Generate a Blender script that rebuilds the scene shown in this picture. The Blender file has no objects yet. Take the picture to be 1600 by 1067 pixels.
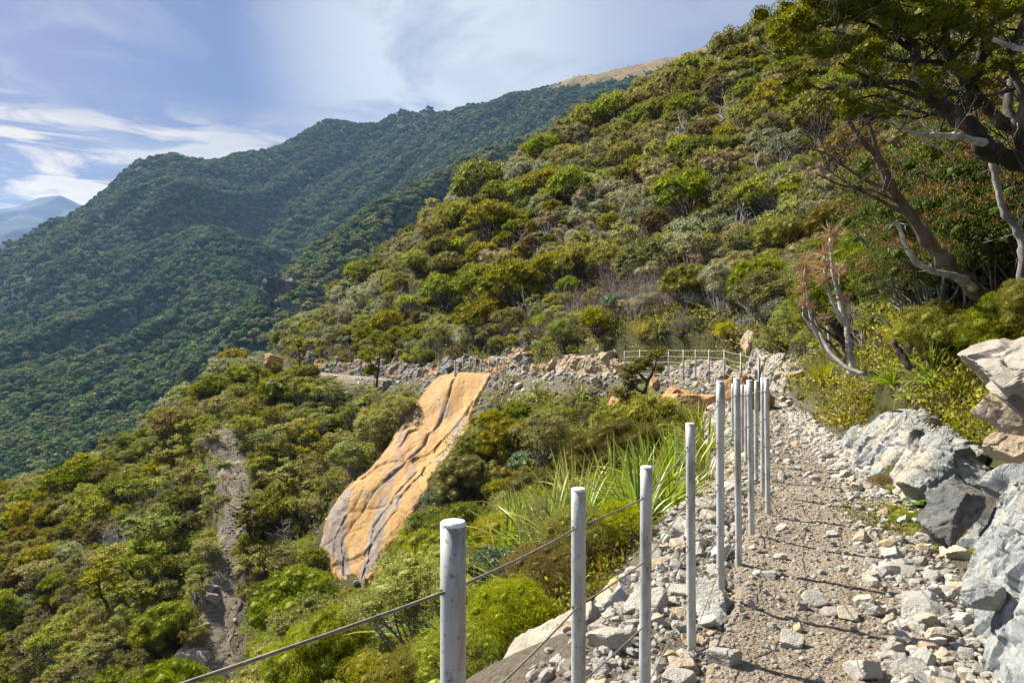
import bpy, math, random, bmesh
import numpy as np
from mathutils import Vector, Matrix, Euler
from mathutils.bvhtree import BVHTree
F = 1155.0                      # focal length in photo pixels (1600 wide)
CX, CY = 800.0, 533.5
scene = bpy.context.scene
COL = scene.collection
rng = np.random.default_rng(7)
random.seed(7)

def P(px, py, Y):
    """world point seen at photo pixel (px, py) at depth Y; the camera stands at the origin, level, looking along +Y"""
    return ((px - CX) / F * Y, Y, (CY - py) / F * Y)

def smooth(a, b, x):
    t = np.clip((x - a) / (b - a), 0, 1)
    return t * t * (3 - 2 * t)

# ------------------------------------------------------------------ numpy noise
def _hash(ix, iy, iz, seed):
    h = (ix.astype(np.int64) * 374761393 + iy.astype(np.int64) * 668265263 + iz.astype(np.int64) * 2147483647 + seed * 974634777) & 0xffffffff
    h = ((h ^ (h >> 13)) * 1274126177) & 0xffffffff
    h = ((h ^ (h >> 16)) * 2246822519) & 0xffffffff
    return ((h ^ (h >> 15)) & 0xffffff) / float(0xffffff)

def vnoise(x, y, z=None, seed=0):
    x = np.asarray(x, float); y = np.asarray(y, float)
    z = np.zeros_like(x) if z is None else np.asarray(z, float)
    ix, iy, iz = np.floor(x), np.floor(y), np.floor(z)
    fx, fy, fz = x - ix, y - iy, z - iz
    fx, fy, fz = [f * f * f * (f * (f * 6 - 15) + 10) for f in (fx, fy, fz)]
    r = 0
    for dx in (0, 1):
        for dy in (0, 1):
            for dz in (0, 1):
                w = (fx if dx else 1 - fx) * (fy if dy else 1 - fy) * (fz if dz else 1 - fz)
                r = r + w * _hash(ix + dx, iy + dy, iz + dz, seed)
    return r * 2 - 1

def fbm(x, y, z=None, octaves=4, seed=0, gain=.5, ridged=False):
    a, s, t = 1.0, 1.0, 0
    r = 0
    for o in range(octaves):
        n = vnoise(np.asarray(x) * s, np.asarray(y) * s, None if z is None else np.asarray(z) * s, seed + o * 17)
        if ridged: n = 1 - 2 * np.abs(n)
        r = r + a * n; t += a; a *= gain; s *= 2.03
    return r / t

# ------------------------------------------------------------------ mesh helpers
def mesh_np(name, verts, faces=None, quads=None, tone=None, smooth_shade=False, mat_idx=None):
    """fast mesh: verts (n,3); faces (m,3) and / or quads (k,4); tone: per-vertex float attribute"""
    me = bpy.data.meshes.new(name)
    verts = np.ascontiguousarray(verts, np.float32)
    loops, starts, tot = [], [], 0
    if faces is not None and len(faces):
        f = np.asarray(faces, np.int32); loops.append(f.ravel()); starts.append(np.arange(len(f)) * 3); tot = f.size
    if quads is not None and len(quads):
        q = np.asarray(quads, np.int32); loops.append(q.ravel()); starts.append(tot + np.arange(len(q)) * 4)
    loops = np.concatenate(loops).astype(np.int32); starts = np.concatenate(starts).astype(np.int32)
    me.vertices.add(len(verts)); me.vertices.foreach_set('co', verts.ravel())
    me.loops.add(len(loops)); me.loops.foreach_set('vertex_index', loops)
    me.polygons.add(len(starts)); me.polygons.foreach_set('loop_start', starts)
    if mat_idx is not None: me.polygons.foreach_set('material_index', np.asarray(mat_idx, np.int32))
    me.polygons.foreach_set('use_smooth', np.full(len(starts), smooth_shade, bool))
    if tone is not None:
        at = me.attributes.new('tone', 'FLOAT', 'POINT'); at.data.foreach_set('value', np.asarray(tone, np.float32))
    me.update(calc_edges=True)
    return me

def obj(name, me, mats=(), parent=None, loc=None):
    o = bpy.data.objects.new(name, me); COL.objects.link(o)
    if me is not None:
        for m in (mats if isinstance(mats, (list, tuple)) else [mats]): me.materials.append(m)
    if parent is not None: o.parent = parent
    if loc is not None: o.location = loc
    return o

def tag(o, label, cat, group=None):
    o['label'] = label; o['category'] = cat
    if group: o['group'] = group
    return o

def thing(name, label, cat, loc=(0, 0, 0), rz=0, group=None):
    o = bpy.data.objects.new(name, None); COL.objects.link(o)
    o.empty_display_size = .1
    o.location = loc; o.rotation_euler = (0, 0, rz)
    return tag(o, label, cat, group)

class MB:
    """collects geometry into one mesh"""
    def __init__(s): s.v = []; s.q = []; s.f = []; s.t = []; s.n = 0; s.qm = []; s.fm = []
    def add(s, v, quads=None, faces=None, tone=0.5, mi=0):
        v = np.asarray(v, float).reshape(-1, 3)
        if quads is not None and len(quads):
            q = np.asarray(quads) + s.n; s.q.append(q); s.qm.append(np.full(len(q), mi))
        if faces is not None and len(faces):
            f = np.asarray(faces) + s.n; s.f.append(f); s.fm.append(np.full(len(f), mi))
        s.v.append(v); s.t.append(np.broadcast_to(np.asarray(tone, float), (len(v),)).copy()); s.n += len(v)
    def tube(s, pts, rad, n=6, tone=.5, mi=0, cap=True):
        pts = np.asarray(pts, float); k = len(pts)
        rad = np.broadcast_to(np.asarray(rad, float), (k,))
        d = np.gradient(pts, axis=0); d /= np.linalg.norm(d, axis=1)[:, None] + 1e-9
        up = np.array([0, 0, 1.0]) if abs(d[0][2]) < .9 else np.array([1.0, 0, 0])
        a = np.cross(d, up); a /= np.linalg.norm(a, axis=1)[:, None] + 1e-9
        b = np.cross(a, d)
        th = np.arange(n) / n * 2 * np.pi
        ring = (a[:, None, :] * np.cos(th)[None, :, None] + b[:, None, :] * np.sin(th)[None, :, None]) * rad[:, None, None] + pts[:, None, :]
        i = np.arange(k - 1)[:, None] * n; j = np.arange(n)[None, :]; j2 = (j + 1) % n
        q = np.stack([i + j, i + j2, i + n + j2, i + n + j], -1).reshape(-1, 4)
        v = ring.reshape(-1, 3); f = None
        if cap:
            v = np.vstack([v, pts[0], pts[-1]]); j = np.arange(n); j2 = (j + 1) % n; c0, c1 = k * n, k * n + 1
            f = np.vstack([np.stack([np.full(n, c0), j2, j], 1), np.stack([np.full(n, c1), (k - 1) * n + j, (k - 1) * n + j2], 1)])
        s.add(v, q, f, tone, mi)
    def mesh(s, name, smooth_shade=False):
        q = np.vstack(s.q) if s.q else None; f = np.vstack(s.f) if s.f else None
        m = np.concatenate(([np.concatenate(s.fm)] if s.fm else []) + ([np.concatenate(s.qm)] if s.qm else []))
        return mesh_np(name, np.vstack(s.v), f, q, np.concatenate(s.t), smooth_shade, m)

def grid_mesh(name, X, Y, Z, smooth_shade=True):
    """structured grid mesh from 2-D coordinate arrays"""
    n, m = X.shape
    v = np.stack([X, Y, Z], -1).reshape(-1, 3)
    i = np.arange(n - 1)[:, None] * m; j = np.arange(m - 1)[None, :]
    q = np.stack([i + j, i + j + 1, i + m + j + 1, i + m + j], -1).reshape(-1, 4)
    return mesh_np(name, v, None, q, None, smooth_shade), v, q

# ------------------------------------------------------------------ terrain: thin-plate spline through surveyed points
class TPS:
    def __init__(s, pts, lam=0.0):
        pts = np.asarray(pts, float); n = len(pts); s.c = pts[:, :2]
        s.sc = np.abs(s.c).max(); c = s.c / s.sc
        r2 = ((c[:, None] - c[None]) ** 2).sum(-1)
        K = .5 * r2 * np.log(r2 + 1e-12) + lam * np.eye(n)
        Q = np.hstack([np.ones((n, 1)), c])
        A = np.block([[K, Q], [Q.T, np.zeros((3, 3))]])
        s.w = np.linalg.solve(A, np.concatenate([pts[:, 2], np.zeros(3)])); s.p = c
    def __call__(s, x, y):
        x = np.asarray(x, float); sh = x.shape
        q = np.stack([x.ravel(), np.asarray(y, float).ravel()], 1) / s.sc
        out = np.empty(len(q))
        for a in range(0, len(q), 40000):
            b = q[a:a + 40000]
            r2 = ((b[:, None] - s.p[None]) ** 2).sum(-1)
            out[a:a + 40000] = (.5 * r2 * np.log(r2 + 1e-12)) @ s.w[:-3] + s.w[-3] + b @ s.w[-2:]
        return out.reshape(sh)

class Line:
    """polyline with per-point data, nearest-point queries"""
    def __init__(s, pts, step=.25):
        pts = np.asarray(pts, float)
        # Catmull-Rom resample
        P_ = np.vstack([2 * pts[0] - pts[1], pts, 2 * pts[-1] - pts[-2]]); out = []
        for i in range(1, len(P_) - 2):
            p0, p1, p2, p3 = P_[i - 1:i + 3]
            n = max(2, int(np.linalg.norm(p2[:2] - p1[:2]) / step))
            t = (np.arange(n) / n)[:, None]
            out.append(.5 * (2 * p1 + (p2 - p0) * t + (2 * p0 - 5 * p1 + 4 * p2 - p3) * t ** 2 + (3 * p1 - p0 - 3 * p2 + p3) * t ** 3))
        out.append(P_[-2][None]); s.p = np.vstack(out)
        d = np.gradient(s.p[:, :2], axis=0); s.t = d / np.linalg.norm(d, axis=1)[:, None]
        s.s = np.concatenate([[0], np.cumsum(np.linalg.norm(np.diff(s.p[:, :2], axis=0), axis=1))])
    def query(s, x, y):
        """signed distance (positive on the right-hand side), height there, arc length, extra columns"""
        x = np.asarray(x, float); sh = x.shape; q = np.stack([x.ravel(), np.asarray(y, float).ravel()], 1)
        D = np.full(len(q), 1e9); S = np.zeros(len(q)); I = np.zeros(len(q), int)
        lo = s.p[:, :2].min(0) - 12; hi = s.p[:, :2].max(0) + 12
        idx = np.where(((q > lo) & (q < hi)).all(1))[0]
        for a in range(0, len(idx), 20000):
            ii = idx[a:a + 20000]; b = q[ii]
            d2 = ((b[:, None] - s.p[None, :, :2]) ** 2).sum(-1); k = d2.argmin(1)
            r = b - s.p[k, :2]; sg = np.sign(r[:, 0] * s.t[k, 1] - r[:, 1] * s.t[k, 0])
            D[ii] = np.sqrt(d2[np.arange(len(b)), k]) * np.where(sg == 0, 1, sg); I[ii] = k
        return D.reshape(sh), s.p[I, 2].reshape(sh), s.s[I].reshape(sh), I.reshape(sh)

# the upper track: x, y, z, half width
TRACK = Line([(-.6, -6, -1.65, 1), (.5, -2, -1.65, 1), (1.15, 1, -1.65, 1), (1.62, 3.5, -1.65, .68), (2.6, 6, -1.65, .72), (3.35, 8, -1.66, .75), (4.45, 11.5, -1.7, .75),
              (5.45, 15, -1.75, .7), (6.9, 20, -1.75, .75), (7.9, 25, -1.7, .8), (8.0, 29, -1.68, .9), (6.7, 33.2, -1.66, 1.0), (4.0, 37, -1.75, 1.0), (1.0, 43, -2.0, 1.0),
              (-3, 51, -2.55, 1.0), (-9.5, 61.5, -3.25, 1.1), (-16.5, 71, -3.3, 1.2), (-23.2, 79.5, -3.2, 1.2), (-29, 87, -3.4, 1.2), (-34, 97, -4, 1.2)])
# the lower track down the spur
LOWER = Line([(*P(352, 668, 61.5), 0.69), (*P(352, 690, 58.5), 0.72), (*P(368, 735, 55), 0.76), (*P(376, 790, 51), 0.69), (*P(362, 840, 48), 0.69), (*P(350, 890, 45.5), 0.76), (*P(344, 960, 42.5), 0.86), (*P(340, 1067, 39), 0.97), (*P(335, 1200, 35), 1.03)])

def near_points():
    L = []
    a = lambda px, py, Y, dz=0: L.append((P(px, py, Y)[0], Y, P(px, py, Y)[2] + dz))
    # crest of the bush-clad slope above the track and the ground dropping behind it
    for px, py, Y in ((470, 520, 86), (500, 480, 90), (560, 420, 95), (640, 360, 99), (700, 312, 101), (800, 250, 105), (880, 205, 110), (1000, 135, 115), (1100, 90, 120), (1225, 42, 125), (1400, -35, 135), (1600, -120, 145)):
        a(px, py, Y, -1.6 if px < 480 else -3.9)
        x, y, z = L[-1]; L.append((x - 9, y + 22, z - 9)); L.append((x - 22, y + 50, z - 34))
    # slope between track and crest
    for px, py in ((640, 425), (700, 395), (760, 385), (850, 380), (900, 300), (950, 430), (1000, 300), (1050, 200), (1080, 400), (1150, 300), (1150, 180), (1250, 250), (1250, 380), (1150, 450), (1350, 330), (1350, 150), (1450, 280), (1550, 150), (1600, 0)):
        u, v = (px - CX) / F, (CY - py) / F; a(px, py, 21 / (.5 * u + .45 - v), -1.0)
    # uphill edge and downhill edge of the upper track
    T = TRACK; n = len(T.p)
    for k in range(0, n, 14):
        x, y, z, w = T.p[k]; nx, ny = T.t[k, 1], -T.t[k, 0]
        far = y > 20
        up = 1.7 if far else (1.05 if y > 6 else 1.4)
        L.append((x + nx * (w + .8), y + ny * (w + .8), z + up))
        L.append((x + nx * (w + 3.2), y + ny * (w + 3.2), z + up + (1.6 if far else 1.35)))
        dn = .5 if far else .25
        L.append((x - nx * (w + .9), y - ny * (w + .9), z - dn))
    # near flank left of the fence
    for p in ((-.35, 4.1, -2.0), (-.2, 2.0, -2.1), (-2.0, 4.0, -3.9), (-1.5, 7, -3.9), (.4, 7, -2.2), (1.4, 8.6, -2.25), (2.2, 12, -2.6), (2.6, 15, -3.2), (0, 10, -3.3), (-3, 9, -5.3), (-2.5, -2, -4.4), (-8, 0, -9), (-5.5, 9, -7.5),
              (-.5, 15, -4.6), (-4.5, 15, -7.5), (4.3, 19, -3.1), (2, 20, -5.6), (-2, 20, -7.6), (-7, 20, -11), (-9.5, 14, -12.5), (-15, 5, -17), (4.8, 24, -3.8), (-20, 15, -20), (-12, 25.5, -14)):
        L.append(p)
    # head and bed of the gully
    for p in ((5.6, 26, -3.6), (4.6, 29.5, -4.0), (2.5, 26, -6.2), (-1.5, 28, -8.6), (-5, 28, -10.8), (-8.2, 30, -12.4), (-9.8, 35.5, -12.2), (-8.6, 38, -11.9)):
        L.append(p)
    # flank between the gully and the far track
    for px, py, Y in ((1040, 640, 31), (960, 640, 33), (900, 660, 33), (850, 640, 38), (800, 700, 34), (850, 750, 29), (760, 760, 33), (700, 800, 34), (650, 870, 32), (800, 620, 43), (745, 620, 46.5), (690, 603, 51.5), (720, 650, 45.5), (690, 720, 41.5), (650, 700, 44), (620, 690, 46.5),
                      (600, 800, 39.5), (560, 760, 43.5), (510, 820, 41.5), (540, 880, 38), (580, 900, 36.5), (620, 820, 38), (505, 870, 40)):
        a(px, py, Y)
    # spur between slab and lower track
    for px, py, Y, dz in ((600, 640, 59, -1), (560, 660, 57, -1.5), (520, 720, 52, -1.5), (480, 780, 48.5, -1.5), (440, 700, 57, -1.5), (430, 850, 47, -1.0), (450, 620, 66, -2), (400, 620, 68, -1.8), (420, 950, 41, -.8), (460, 880, 43.5, -.8), (520, 960, 34, -.5), (560, 1000, 28, -.5), (430, 1050, 36, -.8),
                          (540, 600, 69, -1.5)):
        a(px, py, Y, dz)
    # left skyline of the spur and the slope left of the lower track
    for px, py, Y, dz in ((430, 560, 76, -2), (360, 600, 76, -2.5), (300, 650, 73, -2.5), (250, 680, 73, -2.5), (200, 705, 73, -2.5), (100, 735, 77, -2.5), (0, 755, 82, -2.5), (-150, 790, 90, -2.5), (-400, 850, 100, -2.5),
                          (280, 760, 58, -1.3), (200, 830, 55, -1.8), (100, 830, 63, -1.8), (250, 900, 47, -1.3), (150, 950, 46, -1.5), (0, 900, 60, -1.8), (0, 1000, 52, -1.5), (260, 1000, 41.5, -1.0), (200, 1067, 40, -1.5), (0, 1150, 45, -1.5), (250, 1250, 34, -1.5), (-200, 1000, 62, -2)):
        a(px, py, Y, dz)
        if py < 800 and Y >= 60: 
            x, y, z = L[-1]; L.append((x * 1.1 - 8, y + 30, z - 16)); L.append((x * 1.2 - 25, y + 85, z - 60))
    # far outside, so the spline stays tame
    for p in ((-140, 0, -75), (-100, -20, -60), (-200, 120, -120), (-160, 200, -140), (30, -12, 14), (10, -10, 1), (60, 10, 34), (120, 60, 70), (160, 150, 95), (60, 200, 30), (0, 200, -30), (150, 0, 90), (4, 2, .2), (5.6, 5, 1.0), (9, 5, 3), (8, 12, 2.2), (14, 12, 4.4), (24, 14, 9.5), (16, 24, 2.8), (45, 30, 26)):
        L.append(p)
    L = np.array(L); keep = []
    for i, p in enumerate(L):                       # drop near-duplicate survey points
        if all(np.hypot(*(p[:2] - L[j][:2])) > (.5 if p[1] < 25 else 1.2) for j in keep): keep.append(i)
    return L[keep]

NEAR = TPS(near_points(), 1e-7)

def carve(z, line, x, y, ub, db, sink=0.0, shelf=0.0):
    D, zt, s, I = line.query(x, y); w = line.p[I, 3].reshape(D.shape); a = np.abs(D)
    bl = np.where(D > 0, ub, db); w = w + (D > 0) * shelf
    t = smooth(0, 1, (a - w) / bl)
    return np.where(a < w + bl, (zt - sink * (a < w)) * (1 - t) + z * t, z), D, a - w

def ground_z(x, y, detail=True):
    x = np.asarray(x, float); y = np.asarray(y, float)
    z = NEAR(x, y)
    if detail:
        r = np.hypot(x, y)
        z = z + fbm(x / 9, y / 9, octaves=4, seed=3) * np.clip(r / 60, .05, .8) + fbm(x / 1.3, y / 1.3, octaves=3, seed=5) * np.clip(r / 200, .035, .15)
    z, D, e = carve(z, TRACK, x, y, 1.1, .8, shelf=.35)
    z, D2, e2 = carve(z, LOWER, x, y, 1.8, 2.4)
    return z

# ------------------------------------------------------------------ the far mountain
def far_points():
    L = []
    for px, py, Y, back in ((-500, 500, 1150, 1), (-250, 470, 1150, 1), (-100, 450, 1180, 1), (0, 398, 1230, 1), (75, 360, 1270, 1), (150, 322, 1320, 1), (200, 283, 1360, 1), (250, 247, 1400, 1), (330, 252, 1500, 1), (380, 243, 1560, 1), (440, 232, 1620, 1), (500, 198, 1700, 1), (540, 191, 1740, 1), (640, 184, 1750, 1),
                            (700, 171, 1720, 1), (800, 157, 1680, 1), (880, 130, 1620, 1), (960, 107, 1560, 1), (1090, 75, 1500, 1), (1200, 55, 1480, 1), (1400, 20, 1450, 1), (1700, -20, 1450, 1),
                            (60, 470, 1000, 0), (0, 530, 800, 0), (0, 620, 600, 0), (0, 700, 450, 0), (0, 780, 360, 0), (90, 540, 790, 0), (150, 480, 900, 0), (100, 620, 590, 0), (100, 730, 410, 0),
                            (180, 350, 1170, 0), (140, 400, 1060, 0), (220, 400, 1120, 0), (215, 460, 960, 0), (170, 560, 720, 0),
                            (285, 310, 1230, 0), (330, 370, 1060, 0), (365, 420, 930, 0), (375, 470, 830, 0), (345, 530, 720, 0), (300, 560, 690, 0), (290, 620, 560, 0), (260, 500, 860, 0), (240, 600, 610, 0),
                            (400, 300, 1420, 0), (420, 370, 1270, 0), (430, 430, 1120, 0), (420, 480, 930, 0), (430, 540, 760, 0), (400, 600, 600, 0), (200, 680, 470, 0),
                            (480, 290, 1430, 0), (540, 250, 1560, 0), (600, 225, 1640, 0), (500, 360, 1200, 0), (470, 420, 1020, 0), (560, 320, 1250, 0), (640, 270, 1330, 0), (720, 225, 1450, 0), (800, 205, 1400, 0), (900, 165, 1380, 0), (1000, 120, 1400, 0)):
        x, y, z = P(px, py, Y); L.append((x, y, z - 4))
        if back:
            L.append((x - 60, y + 260, z - 130)); L.append((x - 120, y + 600, z - 300))
    for p in ((-600, 200, -330), (-300, 150, -200), (-150, 250, -150), (0, 260, -70), (150, 300, 20), (400, 300, 150), (-900, 500, -350), (-1000, 900, -150), (1200, 800, 600), (-900, 1600, -250), (900, 2300, 300)):
        L.append(p)
    return np.array(L)
FARS = TPS(far_points(), 3e-6)
MIDR = Line([(*P(px, py, Y)[:2], P(px, py, Y)[2] - 4) for px, py, Y in ((440, 600, 480), (470, 520, 510), (500, 455, 550), (545, 402, 600), (580, 370, 640), (620, 332, 690), (700, 288, 760), (760, 256, 810), (850, 215, 880), (950, 165, 950), (1150, 80, 1050))], 3)
def far_z(x, y):
    x = np.asarray(x, float); y = np.asarray(y, float)
    z = FARS(x, y)
    q = np.stack([x.ravel(), y.ravel()], 1); m = np.empty(len(q))
    for a in range(0, len(q), 12000):
        b = q[a:a + 12000]; d2 = ((b[:, None] - MIDR.p[None, :, :2]) ** 2).sum(-1); k = d2.argmin(1)
        m[a:a + 12000] = MIDR.p[k, 2] - .62 * (np.sqrt(d2[np.arange(len(b)), k] + 100) - 10)
    m = m.reshape(z.shape); k = 12.0
    z = np.where(np.abs(z - m) < 6 * k, k * np.log(np.exp((z - np.maximum(z, m)) / k) + np.exp((m - np.maximum(z, m)) / k)) + np.maximum(z, m), np.maximum(z, m))
    wx = fbm(x / 300, y / 300, octaves=2, seed=61) * 60
    u = x * .9 - y * .42 + wx; v = x * .42 + y * .9
    rid = fbm(u / 120, v / 520, octaves=4, seed=41, gain=.55, ridged=True)
    d = smooth(250, 700, y) * (1 - .75 * smooth(470, 540, z) * smooth(-250, 80, x)) * (1 - .5 * smooth(330, 380, z) * smooth(-350, -500, x))
    return z + ((rid - .1) * 31 + fbm(x / 40, y / 40, octaves=3, seed=43) * 4) * d - 2
# ------------------------------------------------------------------ procedural materials
class NT:
    def __init__(s, name):
        s.m = bpy.data.materials.new(name); s.m.use_nodes = True; s.t = s.m.node_tree; s.t.nodes.clear()
    def n(s, ty, **kw):
        nd = s.t.nodes.new(ty)
        for k, v in kw.items():
            if hasattr(nd, k) and k not in ('inputs',) and k[0] != '_': setattr(nd, k, v)
            else: s.set(nd.inputs[k.replace('_', ' ').strip()], v)
        return nd
    def set(s, sock, v):
        if isinstance(v, bpy.types.NodeSocket): s.t.links.new(v, sock)
        elif isinstance(v, tuple) and len(v) == 3 and sock.type == 'RGBA': sock.default_value = (*v, 1)
        else: sock.default_value = v
    def link(s, a, b): s.t.links.new(a, b)
    def coord(s, kind='Object'): return s.n('ShaderNodeTexCoord').outputs[kind]
    def mapping(s, vec, scale=(1, 1, 1), rot=(0, 0, 0)):
        m = s.n('ShaderNodeMapping'); s.link(vec, m.inputs['Vector']); m.inputs['Scale'].default_value = scale; m.inputs['Rotation'].default_value = rot; return m.outputs[0]
    def noise(s, vec, scale, detail=4, rough=.55, dist=0):
        n = s.n('ShaderNodeTexNoise'); s.link(vec, n.inputs['Vector']); n.inputs['Scale'].default_value = scale; n.inputs['Detail'].default_value = detail; n.inputs['Roughness'].default_value = rough; n.inputs['Distortion'].default_value = dist; return n.outputs['Fac']
    def voro(s, vec, scale, feature='F1', out='Distance'):
        n = s.n('ShaderNodeTexVoronoi', feature=feature); s.link(vec, n.inputs['Vector']); n.inputs['Scale'].default_value = scale; return n.outputs[out]
    def ramp(s, fac, stops, interp='LINEAR'):
        n = s.n('ShaderNodeValToRGB'); s.set(n.inputs[0], fac); cr = n.color_ramp; cr.interpolation = interp
        while len(cr.elements) > 1: cr.elements.remove(cr.elements[-1])
        for i, (p, c) in enumerate(stops):
            e = cr.elements[0] if i == 0 else cr.elements.new(p)
            e.position = p; e.color = (c, c, c, 1) if isinstance(c, (int, float)) else (*c, 1)
        return n.outputs[0]
    def mix(s, fac, a, b, mode='MIX'):
        n = s.n('ShaderNodeMix', data_type='RGBA', blend_type=mode); s.set(n.inputs[0], fac); s.set(n.inputs[6], a); s.set(n.inputs[7], b); return n.outputs[2]
    def math(s, op, a, b=0.0, clamp=False):
        n = s.n('ShaderNodeMath', operation=op, use_clamp=clamp); s.set(n.inputs[0], a); s.set(n.inputs[1], b); return n.outputs[0]
    def attr(s, name):
        n = s.n('ShaderNodeAttribute', attribute_name=name); return n.outputs['Fac']
    def bump(s, h, strength=.5, dist=.02, normal=None):
        n = s.n('ShaderNodeBump'); s.set(n.inputs['Height'], h); n.inputs['Strength'].default_value = strength; n.inputs['Distance'].default_value = dist
        if normal is not None: s.link(normal, n.inputs['Normal'])
        return n.outputs[0]
    def upness(s):
        g = s.n('ShaderNodeNewGeometry'); x = s.n('ShaderNodeSeparateXYZ'); s.link(g.outputs['Normal'], x.inputs[0]); return x.outputs[2]
    def rand(s): return s.n('ShaderNodeObjectInfo').outputs['Random']
    def out(s, color, rough=.85, normal=None, spec=.3, metallic=0, trans=0.0, transcol=None, disp=None):
        p = s.n('ShaderNodeBsdfPrincipled'); s.set(p.inputs['Base Color'], color); s.set(p.inputs['Roughness'], rough)
        s.set(p.inputs['Specular IOR Level'], spec); s.set(p.inputs['Metallic'], metallic)
        if normal is not None: s.link(normal, p.inputs['Normal'])
        sh = p.outputs[0]
        if trans:
            t = s.n('ShaderNodeBsdfTranslucent'); s.set(t.inputs['Color'], transcol if transcol is not None else color)
            x = s.n('ShaderNodeMixShader'); x.inputs[0].default_value = trans; s.link(sh, x.inputs[1]); s.link(t.outputs[0], x.inputs[2]); sh = x.outputs[0]
        o = s.n('ShaderNodeOutputMaterial'); s.link(sh, o.inputs['Surface'])
        return s.m

M = {}
def leafmat(name, cols, var=.35, trans=.40, rough=.6, spec=.22, patch=2.2, hue=.03):
    """cols: ramp of leaf colours (old to fresh); every plant also varies a little in lightness and hue"""
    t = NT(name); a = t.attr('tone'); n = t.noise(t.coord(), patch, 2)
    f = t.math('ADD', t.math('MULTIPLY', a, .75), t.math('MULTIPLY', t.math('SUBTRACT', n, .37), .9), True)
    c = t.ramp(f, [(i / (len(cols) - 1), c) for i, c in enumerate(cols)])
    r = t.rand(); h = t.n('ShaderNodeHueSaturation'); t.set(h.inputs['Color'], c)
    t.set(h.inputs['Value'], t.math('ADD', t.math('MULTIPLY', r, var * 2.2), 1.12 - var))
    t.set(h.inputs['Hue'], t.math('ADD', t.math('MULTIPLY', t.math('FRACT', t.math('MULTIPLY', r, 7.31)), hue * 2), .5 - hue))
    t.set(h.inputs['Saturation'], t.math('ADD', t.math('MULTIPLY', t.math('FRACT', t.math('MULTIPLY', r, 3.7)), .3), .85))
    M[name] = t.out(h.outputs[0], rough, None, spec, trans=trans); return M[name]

leafmat('dense_leaf', [(.050, .056, .004), (.14, .148, .006), (.265, .262, .009), (.42, .39, .018)], .35)
leafmat('olive_leaf', [(.080, .085, .022), (.180, .182, .036), (.295, .285, .060), (.41, .38, .11)], .35)
leafmat('grey_leaf', [(.12, .125, .06), (.22, .225, .11), (.32, .325, .18), (.42, .42, .27)], .3)
leafmat('blue_leaf', [(.05, .075, .035), (.10, .145, .06), (.17, .23, .10), (.28, .34, .19)], .3, spec=.6, rough=.4)
leafmat('tan_leaf', [(.15, .135, .055), (.27, .23, .10), (.39, .32, .16), (.48, .40, .23)], .25)
leafmat('gold_leaf', [(.10, .115, .006), (.22, .235, .010), (.34, .34, .018), (.46, .43, .03)], .25, trans=.4)
leafmat('rust_leaf', [(.07, .06, .014), (.15, .12, .02), (.23, .18, .03), (.31, .24, .05)], .3)
leafmat('brown_leaf', [(.09, .08, .025), (.17, .14, .035), (.24, .18, .05), (.30, .27, .06)], .25)
leafmat('flax_leaf', [(.08, .12, .012), (.18, .235, .02), (.31, .36, .035), (.48, .48, .12)], .22, trans=.35, rough=.4, spec=.5)
leafmat('fern_leaf', [(.08, .12, .012), (.15, .21, .02), (.23, .30, .03), (.32, .38, .05)], .2, trans=.4)
leafmat('tussock_leaf', [(.15, .17, .01), (.30, .31, .015), (.45, .43, .03), (.54, .48, .10)], .2, trans=.4)
leafmat('dry_leaf', [(.10, .07, .04), (.20, .13, .07), (.30, .20, .11), (.36, .28, .17)], .2)
leafmat('moss_leaf', [(.04, .042, .005), (.09, .088, .008), (.15, .135, .012), (.22, .18, .02)], .2)
leafmat('far_leaf', [(.032, .056, .024), (.066, .104, .036), (.115, .165, .052), (.20, .25, .085)], .45, trans=.15, hue=.035, rough=.85, spec=.08)
leafmat('far_olive_leaf', [(.07, .085, .03), (.13, .145, .045), (.20, .21, .07), (.29, .28, .10)], .35, trans=.15, rough=.85, spec=.08)

leafmat('needle_leaf', [(.028, .034, .003), (.085, .092, .005), (.19, .19, .008), (.35, .32, .018)], .2)
# red tips: tone above .8 is a fresh red shoot
t = NT('red_tip_leaf'); a = t.attr('tone')
M['red_tip_leaf'] = t.out(t.ramp(a, [(0, (.03, .05, .008)), (.4, (.08, .12, .018)), (.72, (.17, .21, .03)), (.80, (.26, .07, .035)), (1, (.38, .11, .07))]), .65, None, .15, trans=.35)

def bark(name, a, b, c, sc=6, spec=.15):
    t = NT(name); v = t.coord(); n = t.noise(t.mapping(v, (1, 1, .35)), sc, 5, .65); n2 = t.noise(v, sc * 5, 3)
    col = t.ramp(n, [(.35, a), (.52, b), (.68, c)])
    M[name] = t.out(col, .85, t.bump(t.math('ADD', n, t.math('MULTIPLY', n2, .5)), .7, .02), spec)
bark('dark_bark', (.022, .018, .014), (.05, .042, .034), (.16, .15, .135), 4)
bark('brown_bark', (.06, .045, .035), (.11, .085, .07), (.17, .14, .12))
bark('grey_bark', (.11, .10, .09), (.20, .185, .17), (.32, .30, .28))
bark('pale_bark', (.16, .15, .14), (.38, .36, .34), (.58, .56, .53), 5)
bark('mauve_twig', (.13, .10, .09), (.22, .17, .155), (.30, .25, .23))

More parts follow.
